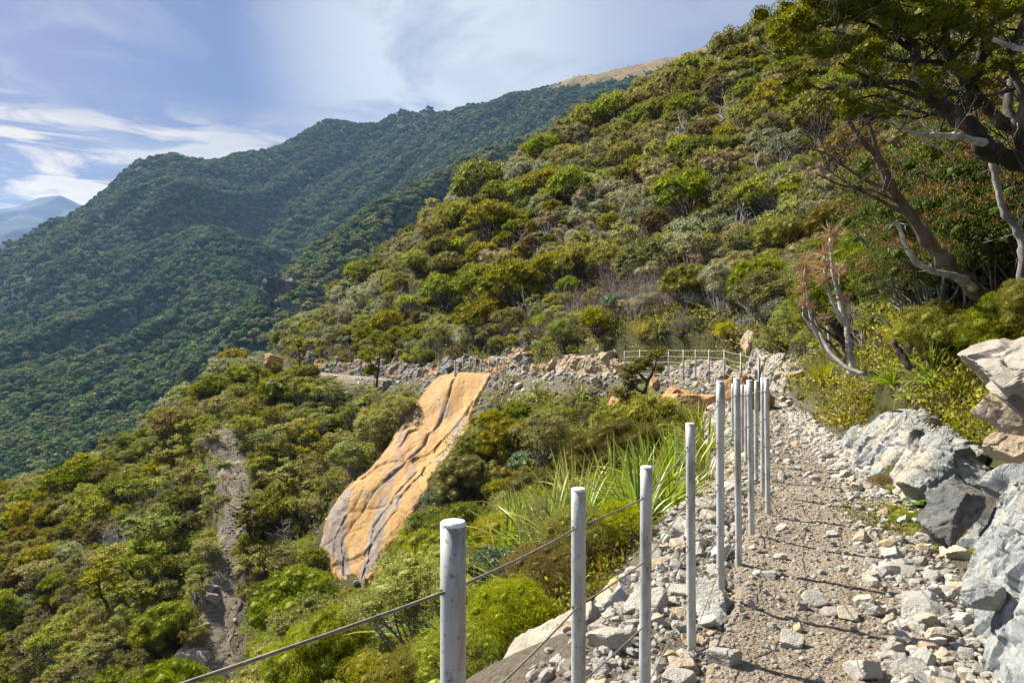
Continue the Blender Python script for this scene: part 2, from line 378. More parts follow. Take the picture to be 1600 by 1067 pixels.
t = NT('galvanised'); v = t.coord(); n = t.noise(t.mapping(v, (1, 1, .5)), 14, 5, .6); sp = t.voro(v, 160, out='Color')
st = t.ramp(t.noise(t.mapping(v, (1, 1, .22)), 17, 4, .6), [(.5, 0), (.66, 1)])
gr = t.ramp(t.noise(v, 95, 3), [(.6, 0), (.7, 1)])
c = t.ramp(n, [(.3, (.36, .36, .35)), (.7, (.52, .52, .51))]); c = t.mix(t.math('MULTIPLY', st, .8), c, (.17, .17, .13)); c = t.mix(t.math('MULTIPLY', gr, .75), c, (.10, .10, .07))
M['galvanised'] = t.out(c, .48, t.bump(n, .25, .002), .4, .15)
t = NT('weathered_steel'); M['weathered_steel'] = t.out(t.ramp(t.noise(t.coord(), 6, 4), [(.3, (.16, .165, .16)), (.7, (.30, .305, .30))]), .6, None, .3, .2)
t = NT('post_top'); M['post_top'] = t.out(t.ramp(t.noise(t.coord(), 40, 3), [(.3, (.62, .62, .64)), (.7, (.80, .80, .83))]), .6, None, .4)
t = NT('wire_rope'); M['wire_rope'] = t.out(t.ramp(t.noise(t.coord(), 60, 2), [(.3, (.12, .105, .085)), (.7, (.26, .24, .20))]), .55, None, .5, .4)
t = NT('bolt_hole'); M['bolt_hole'] = t.out((.02, .018, .014), .8)

def rockmat(name, base, pale, warm, dark, warm_amt=.45, sc=1.0, veins=True, up=.28, bumpd=.03):
    t = NT(name); v = t.coord(); g = t.noise(v, .9 * sc, 5, .65, .1); n = t.noise(v, 5 * sc, 8, .68, .05); f = t.noise(v, 34 * sc, 8, .75)
    c = t.mix(t.ramp(n, [(.38, 0), (.66, 1)]), base, pale)
    c = t.mix(t.math('MULTIPLY', t.ramp(t.noise(v, 8 * sc, 7, .75, .35), [(.57, 0), (.64, 1)]), .8), c, dark)
    w = t.math('ADD', t.math('MULTIPLY', t.ramp(t.upness(), [(.35, 0), (.85, 1)]), up), t.math('MULTIPLY', t.ramp(g, [(.5, 0), (.68, 1)]), warm_amt), True)
    c = t.mix(w, c, t.mix(t.ramp(n, [(.4, 0), (.62, 1)]), warm, tuple(min(1, x * 1.35 + .03) for x in warm)))
    if veins:
        ve = t.ramp(t.voro(t.mapping(t.mix(.12, v, t.n('ShaderNodeTexNoise', Scale=4.0).outputs['Color']), (1.6, 1, .6), (.4, .3, .2)), 2.2 * sc, 'DISTANCE_TO_EDGE'), [(0, 1), (.02, 0)])
        c = t.mix(t.math('MULTIPLY', ve, t.ramp(t.noise(v, 2.1, 3), [(.5, 0), (.62, .55)])), c, tuple(min(1, x * 1.5) for x in pale))
    c = t.mix(.42, c, t.ramp(f, [(.35, (.35, .35, .35)), (.62, (1, 1, 1))]), 'MULTIPLY')
    h = t.math('ADD', t.math('MULTIPLY', n, 1.0), t.math('MULTIPLY', f, .45))
    h = t.math('SUBTRACT', h, t.math('MULTIPLY', t.ramp(t.voro(t.mapping(v, (1, 1.4, .7), (.2, .5, .1)), 3 * sc, 'DISTANCE_TO_EDGE'), [(0, 1), (.02, 0)]), .12))
    M[name] = t.out(c, .82, t.bump(h, .8, bumpd), .25); return M[name]
rockmat('blue_grey_rock', (.15, .175, .19), (.31, .33, .335), (.34, .28, .19), (.045, .05, .055), .75)
rockmat('cut_face_rock', (.09, .11, .115), (.26, .29, .28), (.36, .20, .08), (.03, .035, .035), 1.0, .4)
rockmat('pale_rock', (.22, .21, .19), (.36, .35, .32), (.35, .27, .16), (.10, .095, .08), .5, 1.2)
rockmat('dark_rock', (.06, .065, .07), (.13, .14, .15), (.16, .12, .07), (.02, .02, .02), .2)
rockmat('cream_rock', (.28, .23, .16), (.40, .35, .27), (.40, .23, .09), (.16, .12, .08), .5, .8, False)
rockmat('orange_rock', (.40, .21, .08), (.46, .29, .15), (.44, .24, .07), (.26, .15, .08), .5, .8, False)

t = NT('slab_rock'); v = t.coord(); sv = t.mapping(v, (1, .25, .25), (0, 0, .25)); n = t.noise(sv, 1.1, 5, .6, .6); n2 = t.noise(v, 2.5, 6, .7, .5); n3 = t.noise(sv, .55, 4, .55, .5)
c = t.ramp(n, [(.3, (.25, .14, .055)), (.46, (.35, .195, .06)), (.6, (.41, .245, .075)), (.72, (.32, .22, .13))])
gy_ = t.attr('tone')
c = t.mix(t.math('MULTIPLY', t.ramp(t.math('ADD', n3, t.math('MULTIPLY', gy_, .5)), [(.52, 0), (.68, 1)]), .85), c, t.mix(t.ramp(n2, [(.4, 0), (.6, 1)]), (.12, .11, .105), (.27, .24, .22)))
c = t.mix(t.ramp(t.noise(t.mapping(v, (1, .5, .5), (0, 0, .25)), 1.6, 7, .75, .4), [(.55, 0), (.66, .75)]), c, (.15, .10, .07)); c = t.mix(t.ramp(t.noise(v, 5, 7, .8, .3), [(.60, 0), (.68, .7)]), c, (.12, .085, .06))
c = t.mix(.4, c, t.ramp(t.noise(v, 14, 6, .7), [(.3, (.4, .4, .4)), (.7, (1, 1, 1))]), 'MULTIPLY')
M['slab_rock'] = t.out(c, .8, t.bump(t.math('ADD', n2, t.math('MULTIPLY', n, 1.2)), .8, .12), .3)

t = NT('soil'); v = t.coord('Object'); n = t.noise(v, .7, 5, .6); n2 = t.noise(v, 9, 6, .7); n3 = t.noise(v, 45, 4, .7)
c = t.ramp(n, [(.32, (.050, .038, .022)), (.48, (.055, .060, .022)), (.6, (.085, .085, .03)), (.72, (.12, .09, .05))])
c = t.mix(t.ramp(n2, [(.5, 0), (.7, .6)]), c, (.13, .105, .07))
c = t.mix(t.attr('tone'), c, t.ramp(t.noise(v, 22, 6, .75), [(.3, (.09, .075, .055)), (.55, (.19, .165, .125)), (.75, (.28, .25, .20))]))
M['soil'] = t.out(c, .95, t.bump(t.math('ADD', n2, t.math('MULTIPLY', n3, .4)), 1, .12), .1)

t = NT('dirt'); v = t.coord('Object'); n = t.noise(v, .9, 5, .6); n2 = t.noise(v, 16, 6, .75); vo = t.voro(v, 38, out='Color'); vd = t.voro(v, 38); vd2 = t.voro(v, 95)
c = t.ramp(n, [(.32, (.165, .130, .092)), (.55, (.245, .20, .148)), (.7, (.34, .295, .23))])
c = t.mix(t.ramp(n2, [(.45, 0), (.7, .8)]), c, (.33, .30, .245)); c = t.mix(.5, c, t.ramp(vo, [(.2, (.55, .53, .5)), (.8, (1, 1, 1))]), 'MULTIPLY')
h = t.math('SUBTRACT', t.math('MULTIPLY', n2, .8), t.math('ADD', vd, t.math('MULTIPLY', vd2, .5)))
M['dirt'] = t.out(c, .95, t.bump(h, .9, .02), .15)

t = NT('stone'); v = t.coord('Object'); r = t.rand(); n = t.noise(v, 3, 5, .65); f = t.noise(v, 14, 4, .7)
c = t.ramp(r, [(0, (0.27, 0.26, 0.23)), (.2, (0.40, 0.39, 0.35)), (.42, (0.33, 0.30, 0.27)), (.6, (0.49, 0.48, 0.43)), (.74, (0.41, 0.35, 0.27)), (.84, (0.29, 0.30, 0.30)), (.92, (0.45, 0.32, 0.17)), (1, (0.52, 0.49, 0.44))])
c = t.mix(t.ramp(n, [(.4, 0), (.65, .7)]), c, t.mix(.5, c, (0.52, 0.50, 0.44))); c = t.mix(.5, c, t.ramp(f, [(.3, (.55,.55,.55)), (.7, (1, 1, 1))]), 'MULTIPLY')
M['stone'] = t.out(c, .88, t.bump(t.math('ADD', n, t.math('MULTIPLY', f, .4)), .6, .06), .2)

t = NT('moss'); v = t.coord(); n = t.noise(v, 3, 5, .7); n2 = t.noise(v, 60, 4, .7)
M['moss'] = t.out(t.ramp(n, [(.3, (.05, .055, .008)), (.5, (.12, .115, .010)), (.65, (.19, .15, .015)), (.8, (.16, .09, .02))]), .95, t.bump(n2, 1, .03), .1)

# far mountain: forest floor, tussock tops, bare bluffs on the steepest ground
t = NT('mountain'); g = t.n('ShaderNodeNewGeometry'); pos = g.outputs['Position']; xyz = t.n('ShaderNodeSeparateXYZ'); t.link(pos, xyz.inputs[0])
n = t.noise(pos, .02, 5, .6); n2 = t.noise(pos, .12, 4, .7)
c = t.ramp(n2, [(.35, (.014, .024, .010)), (.6, (.03, .045, .018)), (.75, (.05, .06, .03))])
tus = t.attr('tone')
c = t.mix(tus, c, t.ramp(t.noise(pos, .06, 5, .75), [(.32, (.05, .06, .02)), (.5, (.16, .115, .045)), (.7, (.25, .165, .065))]))
M['mountain'] = t.out(c, .95, t.bump(n2, .8, 4), .1)
t = NT('bluff'); v = t.coord(); n = t.noise(t.mapping(v, (1, 1, .35)), .09, 6, .7, .4)
M['bluff'] = t.out(t.ramp(n, [(.35, (.03, .035, .03)), (.5, (.08, .08, .075)), (.64, (.20, .18, .17)), (.74, (.06, .08, .04))]), .9, t.bump(n, .9, 3), .15)
for nm, sc, a, b, c_ in (('mid_hill', .004, (.010, .03, .04), (.018, .035, .045), (.13, .12, .13)), ('far_hill', .002, (.012, .025, .05), (.03, .035, .06), (.09, .07, .09))):  # blue of distance haze put into the base colours, on top of the haze volume
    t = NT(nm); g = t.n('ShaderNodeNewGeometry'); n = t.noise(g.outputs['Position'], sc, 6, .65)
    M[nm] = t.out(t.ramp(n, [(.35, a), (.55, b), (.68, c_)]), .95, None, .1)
HAZE = .62e-4
EXPO = 1.5
SUN_EL, SUN_AZ = 44, -56           # azimuth from +Y towards +X
sd = Vector((math.sin(math.radians(SUN_AZ)) * math.cos(math.radians(SUN_EL)), math.cos(math.radians(SUN_AZ)) * math.cos(math.radians(SUN_EL)), math.sin(math.radians(SUN_EL))))
sun = bpy.data.objects.new('sun', bpy.data.lights.new('sun', 'SUN')); COL.objects.link(sun)
sun.data.energy = 5; sun.data.angle = math.radians(.6); sun.data.color = (1, .93, .80)
sun.rotation_euler = sd.to_track_quat('Z', 'Y').to_euler()
w = bpy.data.worlds.new('World'); scene.world = w; w.use_nodes = True
t = NT.__new__(NT); t.m = None; t.t = w.node_tree; t.t.nodes.clear()
sky = t.n('ShaderNodeTexSky', sky_type='NISHITA'); sky.sun_disc = False; sky.sun_elevation = math.radians(SUN_EL); sky.sun_rotation = math.radians(SUN_AZ)
sky.air_density = 1.0; sky.dust_density = 1.5; sky.ozone_density = 1.5
D = t.coord('Generated'); X = t.n('ShaderNodeSeparateXYZ'); t.link(D, X.inputs[0])
def blob(px, py, inner, outer):
    """soft patch of sky around a fixed direction"""
    v = Vector(((px - CX) / F, 1, (CY - py) / F)).normalized()
    d = t.n('ShaderNodeVectorMath', operation='DOT_PRODUCT'); t.link(D, d.inputs[0]); d.inputs[1].default_value = v
    return t.ramp(d.outputs['Value'], [(math.cos(outer), 0), (math.cos(inner), 1)], 'EASE')
# the cloud deck seen from below: project the direction on a plane overhead, so clouds flatten towards the horizon
z = t.math('ADD', t.math('MAXIMUM', X.outputs[2], 0.0), .13)
C2 = t.n('ShaderNodeCombineXYZ'); t.set(C2.inputs[0], t.math('DIVIDE', X.outputs[0], z)); t.set(C2.inputs[1], t.math('DIVIDE', X.outputs[1], z)); C2 = C2.outputs[0]
n1 = t.noise(C2, .55, 4, .5, .4); n2 = t.noise(C2, 1.6, 7, .58, .6); n3 = t.noise(t.mapping(D, (1, 1, 5.0)), 7, 6, .6, .5)
base = t.ramp(X.outputs[2], [(0, (.42, .50, .62)), (.14, (.38, .45, .64)), (.26, (.25, .33, .62)), (.42, (.27, .33, .60)), (.6, (.30, .36, .60))])
soft = t.ramp(t.math('ADD', t.math('MULTIPLY', n1, .65), t.math('MULTIPLY', n2, .35)), [(.40, 0), (.58, 1)])
c = t.mix(t.math('MULTIPLY', soft, .75), base, (.46, .50, .64))
c = t.mix(t.math('MULTIPLY', blob(380, 160, .03, .24), .85), c, (.10, .19, .52))
c = t.mix(t.math('MULTIPLY', blob(150, 170, .04, .20), .75), c, (.15, .24, .56))
c = t.mix(t.math('MULTIPLY', blob(30, 50, .02, .20), .7), c, (.36, .37, .60))
c = t.mix(t.math('MULTIPLY', blob(400, 60, .04, .24), .7), c, (.24, .31, .56))
wm = t.math('MULTIPLY', blob(740, 70, .07, .30), t.ramp(n2, [(.36, .2), (.50, 1)]))
c = t.mix(wm, c, (.86, .94, 1.0))
c = t.mix(t.math('MULTIPLY', blob(1090, 30, .04, .22), .6), c, (.50, .57, .78))
low = t.ramp(X.outputs[2], [(.06, 1), (.22, 1), (.31, 0)], 'EASE')
lo2 = t.ramp(X.outputs[2], [(.11, 0), (.16, 1), (.23, .9), (.29, 0)], 'EASE')
c = t.mix(t.math('MULTIPLY', low, .55), c, t.ramp(n3, [(.32, (.26, .33, .50)), (.5, (.40, .44, .56)), (.66, (.60, .61, .66))]))
st = t.ramp(n3, [(.44, 0), (.56, 1)])
cr = t.math('MULTIPLY', t.math('MULTIPLY', st, lo2), blob(110, 255, .17, .36), True)
c = t.mix(cr, c, (1.45, 1.22, .88))
c = t.mix(t.math('MULTIPLY', t.math('MULTIPLY', t.ramp(n3, [(.47, 0), (.62, 1)]), lo2), .5), c, (.72, .73, .78))
c = t.mix(t.math('MULTIPLY', t.ramp(t.noise(t.mapping(D, (1, 1, 2.2)), 4.2, 7, .6, 1.2), [(.46, 0), (.66, 1)]), .55), c, (.60, .64, .74))
bg1 = t.n('ShaderNodeBackground'); t.link(sky.outputs[0], bg1.inputs[0]); bg1.inputs[1].default_value = .035
bg2 = t.n('ShaderNodeBackground'); t.set(bg2.inputs[0], c); bg2.inputs[1].default_value = .30
mx = t.n('ShaderNodeMixShader'); mx.inputs[0].default_value = .9; t.link(bg1.outputs[0], mx.inputs[1]); t.link(bg2.outputs[0], mx.inputs[2])
o = t.n('ShaderNodeOutputWorld'); t.link(mx.outputs[0], o.inputs[0])
scene.cycles.max_bounces = 6; scene.cycles.diffuse_bounces = 3; scene.cycles.transmission_bounces = 4; scene.cycles.volume_bounces = 0
scene.cycles.use_adaptive_sampling = True; scene.cycles.adaptive_threshold = .015; scene.cycles.use_denoising = True

# haze: the air between here and the ranges
hz = bmesh.new(); bmesh.ops.create_cube(hz, size=1)
me = bpy.data.meshes.new('haze'); hz.to_mesh(me); hz.free()
hm = NT('haze_air'); pv = hm.n('ShaderNodeVolumePrincipled'); pv.inputs['Color'].default_value = (.34, .58, 1, 1); pv.inputs['Density'].default_value = HAZE; pv.inputs['Anisotropy'].default_value = .2
ho = hm.n('ShaderNodeOutputMaterial'); hm.link(pv.outputs[0], ho.inputs['Volume'])
haze = obj('haze', me, hm.m); haze['kind'] = 'stuff'
haze.scale = (22000, 14500, 3600); haze.location = (0, 6600, -900)
def stretch(a, b, c, fine, grow, cap=1e9):
    """coordinates from a to b, spaced `fine` near c and growing away from it"""
    r = [c]; s = fine
    while r[-1] < b: r.append(r[-1] + s); s = min(s * grow, cap)
    l = [c]; s = fine
    while l[-1] > a: l.append(l[-1] - s); s = min(s * grow, cap)
    return np.array(l[:0:-1] + r)
gx = stretch(-130, 150, 2.0, .10, 1.006, .5)
gy = stretch(-8, 178, 6.0, .10, 1.006, .5)
GX, GY = np.meshgrid(gx, gy)
GZ = ground_z(GX, GY)
TD, TZ, TS, TI = TRACK.query(GX, GY); tw = TRACK.p[TI, 3].reshape(TD.shape)
GZ = GZ - .06 * (1 - smooth(-.12, .0, np.abs(TD) - tw))
me, gv, gq = grid_mesh('ground', GX, GY, GZ)
scree = smooth(2.6, 1.6, np.abs(TD) - tw - .5 * vnoise(GX / .8, GY / .8, seed=5)) * (TD < 0) * (GY < 5.8) + smooth(1.5, .7, np.abs(TD) - tw - .6 * vnoise(GX / .9, GY / .9, seed=6)) * (TD < 0) * (GY >= 5.8)
scree = np.maximum(scree, smooth(2.4, 1.2, np.abs(TD) - tw - vnoise(GX / 2, GY / 2, seed=8)) * (TD < 0) * (TS > 36) * (TS < 64)); scree = np.maximum(scree, smooth(.7, .2, np.abs(TD) - tw))
LD_, LZ_, LS_, LI_ = LOWER.query(GX, GY); scree = np.maximum(scree, smooth(1.1, .4, np.abs(LD_) - LOWER.p[LI_, 3].reshape(GX.shape)))
at = me.attributes.new('tone', 'FLOAT', 'POINT'); at.data.foreach_set('value', np.clip(scree, 0, 1).ravel().astype(np.float32))
ground = obj('ground', me, M['soil']); ground['kind'] = 'structure'
BVH = BVHTree.FromPolygons(gv.tolist(), gq.tolist())

fy = np.concatenate([np.linspace(200, 900, 150), np.geomspace(906, 2400, 170)])
fu = np.linspace(-.98, 1.0, 360)
FU, FY = np.meshgrid(fu, fy)
FX = FU * FY; FZ = far_z(FX, FY)
def tussock(x, y, z): return smooth(496, 520, z + 30 * fbm(x / 60, y / 60, octaves=3, seed=9)) * smooth(50, 120, x)
me, fv, fq = grid_mesh('mountain', FX, FY, FZ)
at = me.attributes.new('tone', 'FLOAT', 'POINT'); at.data.foreach_set('value', tussock(FX, FY, FZ).ravel().astype(np.float32))
mount = obj('mountain', me, M['mountain']); mount['kind'] = 'structure'
FBVH = BVHTree.FromPolygons(fv.tolist(), fq.tolist())

def lone_range(name, skyl, Y0, depth, seed, mat, rough):
    """a distant range: rises from its foot to the crest line and drops behind it"""
    px = np.linspace(skyl[0][0], skyl[-1][0], 240); top = np.interp(px, [s[0] for s in skyl], [s[1] for s in skyl])
    t = np.linspace(-1, .6, 70)
    PX, T = np.meshgrid(px, t); TOP = np.meshgrid(top, t)[0]
    Yc = Y0 + T * depth; zc = (CY - TOP) / F * Y0
    X = (PX - CX) / F * Y0 * (1 + T * .0)
    Z = zc - np.abs(T) ** .9 * depth * .42 + fbm(X / 700, Yc / 900, octaves=5, seed=seed, ridged=True) * rough * np.clip(np.abs(T) * 4, .12, 1)
    me, v, q = grid_mesh(name, X, Yc, Z)
    o = obj(name, me, mat); o['kind'] = 'structure'
    return o
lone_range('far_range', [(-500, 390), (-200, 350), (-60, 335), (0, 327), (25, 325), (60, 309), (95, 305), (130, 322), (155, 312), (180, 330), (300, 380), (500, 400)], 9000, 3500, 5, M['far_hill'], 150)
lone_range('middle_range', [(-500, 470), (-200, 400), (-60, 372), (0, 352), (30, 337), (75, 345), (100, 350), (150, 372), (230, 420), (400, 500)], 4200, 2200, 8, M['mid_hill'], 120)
def gz(x, y):
    """height of the built ground under a point"""
    h = BVH.ray_cast(Vector((float(x), float(y), 300)), Vector((0, 0, -1)))
    return h[0].z if h[0] is not None else float(ground_z(np.array([x]), np.array([y]))[0])

# ------------------------------------------------------------------ the trodden track surfaces
def path_strip(name, line, s0, s1, du, nv, seed, mat, over=1.16, rough=.03, wb=.13):
    S = np.arange(s0, s1, du); k = np.interp(S, line.s, np.arange(len(line.s)))
    def at(col): return np.interp(S, line.s, col)
    px, py, pz, pw = [at(line.p[:, i]) for i in range(4)]; tx, ty = at(line.t[:, 0]), at(line.t[:, 1])
    u = np.linspace(-over, over, nv)
    wob = fbm(S[:, None] / 1.1, np.sign(u)[None, :] * 3.3, octaves=3, seed=seed + 3) * wb
    U = u[None, :] * pw[:, None] + np.sign(u)[None, :] * wob * smooth(.6, 1, np.abs(u))[None, :]
    X = px[:, None] + ty[:, None] * U; Y = py[:, None] - tx[:, None] * U
    edge = smooth(.94, over, np.abs(u))[None, :]
    Z = pz[:, None] + fbm(X / .7, Y / .7, octaves=5, seed=seed) * rough + fbm(X / .09, Y / .09, octaves=2, seed=seed + 8) * rough * .35 - (.16 + wb * .4) * edge + .03 * smooth(.45, .9, np.abs(u))[None, :]
    me, v, q = grid_mesh(name, X, Y, Z); o = obj(name, me, mat); o['kind'] = 'structure'
    return o, BVHTree.FromPolygons(v.tolist(), q.tolist())
_, PB1 = path_strip('path', TRACK, 3.5, 26, .035, 64, 11, M['dirt'])
path_strip('path', TRACK, 25.9, TRACK.s[-1] - 2, .16, 22, 12, M['dirt'], rough=.05)
path_strip('path', LOWER, 0, LOWER.s[-1] - .5, .14, 26, 13, M['dirt'], over=1.35, rough=.12, wb=.7)

# ------------------------------------------------------------------ fractured rock
def fract(Pn, n, size, seed, amp=.5, crack=.35, tilt=.5, aniso=(1, 1, 1)):
    """jointed-rock offset: every voronoi block is set in or out and tilted a little, with open cracks between blocks"""
    Q = Pn * (np.array(aniso) / size); I = np.floor(Q); N = len(Q)
    d0 = np.full(N, 9.0); d1 = np.full(N, 9.0); f0 = np.zeros(N); f1 = np.zeros(N)
    for dx in (-1, 0, 1):
        for dy in (-1, 0, 1):
            for dz in (-1, 0, 1):
                c = I + (dx, dy, dz); h = [_hash(c[:, 0], c[:, 1], c[:, 2], seed * 7 + k) for k in range(7)]
                v = Q - c - np.stack(h[:3], 1); d = np.sqrt((v ** 2).sum(1)); T = (np.stack(h[3:6], 1) - .5) * 3.4
                f = (h[6] - .5) * 2 * amp + tilt * (v * T).sum(1) * .5
                n0 = d < d0; n1 = ~n0 & (d < d1)
                d1 = np.where(n0, d0, np.where(n1, d, d1)); f1 = np.where(n0, f0, np.where(n1, f, f1)); d0 = np.where(n0, d, d0); f0 = np.where(n0, f, f0)
    gap = d1 - d0; w_ = .5 + .5 * smooth(0, .09, gap)
    out = f0 * w_ + f1 * (1 - w_) - crack * (1 - smooth(0, .07, gap))
    return out * size

def normals(X, Y, Z):
    V = np.stack([X, Y, Z], -1); du = np.gradient(V, axis=0); dv = np.gradient(V, axis=1)
    n = np.cross(du, dv); return n / (np.linalg.norm(n, axis=-1, keepdims=True) + 1e-9)

def rock_strip(name, line, s0, s1, off, h, back, nu, nv, seed, size, amp, mat, lean=.2, foot=.0, side=1, taper=.9, aniso=(1, 1, .8), rough=.035, hz=None):
    """bedrock cut along a track: a broken face, a shoulder and a top running back into the slope"""
    S = np.linspace(s0, s1, nu); at = lambda c: np.interp(S, line.s, c)
    px, py, pz, pw = [at(line.p[:, i]) for i in range(4)]; tx, ty = at(line.t[:, 0]) * side, at(line.t[:, 1]) * side
    win = smooth(0, taper, S - s0) * smooth(0, taper, s1 - S)
    hh = (np.interp(S, [a for a, b in h], [b for a, b in h]) if isinstance(h, (list, tuple)) else np.full(nu, h)) * (.74 + .5 * fbm(S / 2.2, S * 0, octaves=3, seed=seed)) 
    oo = np.interp(S, [a for a, b in off], [b for a, b in off]) if isinstance(off, (list, tuple)) else np.full(nu, off)
    v = np.linspace(0, 1, nv); f = np.clip(v / .6, 0, 1); b = np.clip((v - .6) / .4, 0, 1)
    D = (pw + oo + (1 - win) * .5)[:, None] + lean * (f ** 1.3)[None] * hh[:, None] + back * b[None] - foot * ((1 - f) ** 3)[None]
    X = px[:, None] + ty[:, None] * D; Y = py[:, None] - tx[:, None] * D
    Zb = pz[:, None] - .25 + (hh * (.12 + .88 * win) + .25)[:, None] * (np.sin(f * np.pi / 2) ** .85)[None]
    Zg = ground_z(X, Y) - .3
    Z = np.where(b[None] > 0, Zb + (Zg - Zb) * smooth(.1, 1, b)[None], Zb)
    N = normals(X, Y, Z); 
    if side < 0: N = -N
    if N[nu // 2, nv // 4] @ np.array([-ty[nu // 2], tx[nu // 2], 0]) < 0: N = -N
    V = np.stack([X, Y, Z], -1).reshape(-1, 3); Nf = N.reshape(-1, 3)
    wv = np.stack([fbm(V[:, 0] / size, V[:, 1] / size, V[:, 2] / size, octaves=2, seed=seed + 50 + i) for i in range(3)], 1) * size * .12
    d = fract(V + wv, 0, size, seed, amp, .07, .2, aniso) + fract(V + wv, 0, size * .34, seed + 1, amp * .5, .07, .22, (1, 1.2, 1.2)) * .9 + fract(V, 0, size * .13, seed + 2, amp * .3 + .018, .07, .22)
    d += (fbm(V[:, 0] / .35, V[:, 1] / .35, V[:, 2] / .35, octaves=4, seed=seed) * rough * 1.6)
    ew = (smooth(0, .08, v) * (1 - smooth(.9, 1, v)))[None] * (.25 + .75 * win)[:, None]
    V = V + Nf * (d * ew.ravel())[:, None]
    me, vv, q = grid_mesh(name, V[:, 0].reshape(nu, nv), V[:, 1].reshape(nu, nv), V[:, 2].reshape(nu, nv), False)
    return obj(name, me, mat)

def ico(sub):
    bm = bmesh.new(); bmesh.ops.create_icosphere(bm, subdivisions=sub, radius=1); v = np.array([x.co[:] for x in bm.verts]); f = np.array([[x.index for x in p.verts] for p in bm.faces]); bm.free(); return v, f

def block_mesh(name, size, seed, sub=5, cuts=12, rough=.04, boxy=.62, chip=.2):
    """an angular boulder: a convex body cut by random planes, then chipped and weathered"""
    r = np.random.default_rng(seed); v, f = ico(sub); n = r.normal(size=(cuts, 3)); n /= np.linalg.norm(n, axis=1)[:, None]
    ax = np.vstack([np.eye(3), -np.eye(3)]) + r.normal(size=(6, 3)) * .13; ax /= np.linalg.norm(ax, axis=1)[:, None]
    N = np.vstack([ax, n]); d = np.concatenate([np.full(6, boxy) * (1 + r.normal(size=6) * .06), .72 + r.random(cuts) * .25])
    dots = v @ N.T; R = np.where(dots > 1e-3, d / np.maximum(dots, 1e-3), 9).min(1); R = np.minimum(R, 1.05)
    p = v * R[:, None] / boxy * .5
    p = p * np.array(size)
    s = float(np.mean(size))
    if sub >= 4:
        k = fract(p, 0, s * .45, seed, .16, .12, .25) * chip * 2 + fbm(p[:, 0] / s * 5, p[:, 1] / s * 5, p[:, 2] / s * 5, octaves=5, seed=seed) * rough * s
        p = p + v * k[:, None]
    me = mesh_np(name, p, f)
    return me

def boulder(name, label, loc, size, rot, seed, mat, sub=5, group=None, **kw):
    o = obj(name, block_mesh(name, size, seed, sub, **kw), mat, loc=loc); o.rotation_euler = [math.radians(a) for a in rot]
    return tag(o, label, 'boulder' if 'boulder' in name else 'rock', group)

g = rock_strip('rock_outcrop', TRACK, 8.2, 13.3, [(8.2, .08), (10.4, .14), (11.8, .22), (13.3, .5)], [(8.2, 1.5), (10, 1.28), (11.6, 1.0), (12.6, .8), (13.3, .4)], 1.1, 420, 250, 21, .85, .07, M['blue_grey_rock'], lean=.22, foot=.16, taper=.45, aniso=(1.3, 1.3, .5), rough=.022)
g2 = rock_strip('rock_outcrop', TRACK, 7.4, 12.2, .78, [(7.4, 1.75), (9.8, 1.62), (11.2, 1.3), (12.2, .9)], 1.4, 300, 190, 27, .7, .09, M['pale_rock'], lean=.35, foot=.1, taper=.5, aniso=(1, 1, 1.5), rough=.03)
tag(g2, 'upper ledge of layered pale rock rising behind the big blue-grey face', 'rock')
tag(g, 'big blue-grey rock face with cream top beside the near end of the track', 'rock')
g = rock_strip('rock_outcrop', TRACK, 13.9, 19.9, [(13.9, .12), (16, .0), (19.9, .1)], [(13.9, .6), (15, .95), (16.6, .85), (18.2, .6), (19.9, .35)], .9, 360, 190, 34, .5, .13, M['blue_grey_rock'], lean=.6, foot=.3, taper=.5, aniso=(1, 1, 1.1))
tag(g, 'low fractured blue-grey outcrop on the uphill side where the near track narrows', 'rock')
s33 = float(np.interp(1, [0, 1], [0, 1])) ; sY = lambda y: float(TRACK.s[np.abs(TRACK.p[:, 1] - y)[:].argmin()])
g = rock_strip('rock_cutting', TRACK, sY(23.5), sY(34.8), .25, 1.25, 1.2, 360, 110, 41, .7, .16, M['pale_rock'], lean=.3, taper=1.0)
tag(g, 'row of pale grey broken rocks along the inside bend of the track', 'rock')
g = rock_strip('rock_cutting', TRACK, sY(35.6), sY(46), .3, [(0, 1.2), (200, 1.6)], 1.2, 320, 110, 43, 1.1, .13, M['cream_rock'], aniso=(1, 1, 1.4), lean=.25, taper=1.0)
tag(g, 'cream and brown rock bank behind the gap between the two far fences', 'rock')
g = rock_strip('rock_cutting', TRACK, sY(45), sY(82), .2, [(0, 1.9), (sY(60), 2.0), (sY(70), 2.1), (sY(82), 2.3)], 1.3, 900, 100, 47, 1.1, .13, M['cut_face_rock'], lean=.35, aniso=(1, 1, 1.5), taper=1.6)
tag(g, 'long blue-grey cut rock face above the far track leading round the corner', 'rock')

# boulders set by survey
bl = lambda px, py, Y: Vector(P(px, py, Y))
def bg(px, py, Y, s):
    d = Vector(P(px, py, 1)).normalized(); h = BVH.ray_cast(d, d)
    return (h[0] - d * (-.1 * s)) if h[0] is not None and abs(h[0].y - Y) < 12 else Vector(P(px, py, Y))
boulder('boulder', 'overhanging grey layered boulder jutting out above the near rock face', bl(1652, 566, 4.4), (.68, .7, .30), (10, -14, -20), 5, M['pale_rock'], 6, chip=.35)
boulder('boulder', 'cream and orange block wedged under the overhanging layered boulder', bl(1580, 640, 4.6), (.24, .34, .2), (20, -20, 30), 6, M['cream_rock'], 5)
boulder('boulder', 'rounded cream knob with two dark holes sitting on the near rock face', bl(1572, 700, 4.1), (.17, .17, .13), (10, 20, 50), 16, M['cream_rock'], 5)
boulder('boulder', 'dark wet slab leaning on the left end of the near rock face', bl(1482, 800, 5.35), (.14, .3, .42), (10, 28, 10), 7, M['dark_rock'], 5)
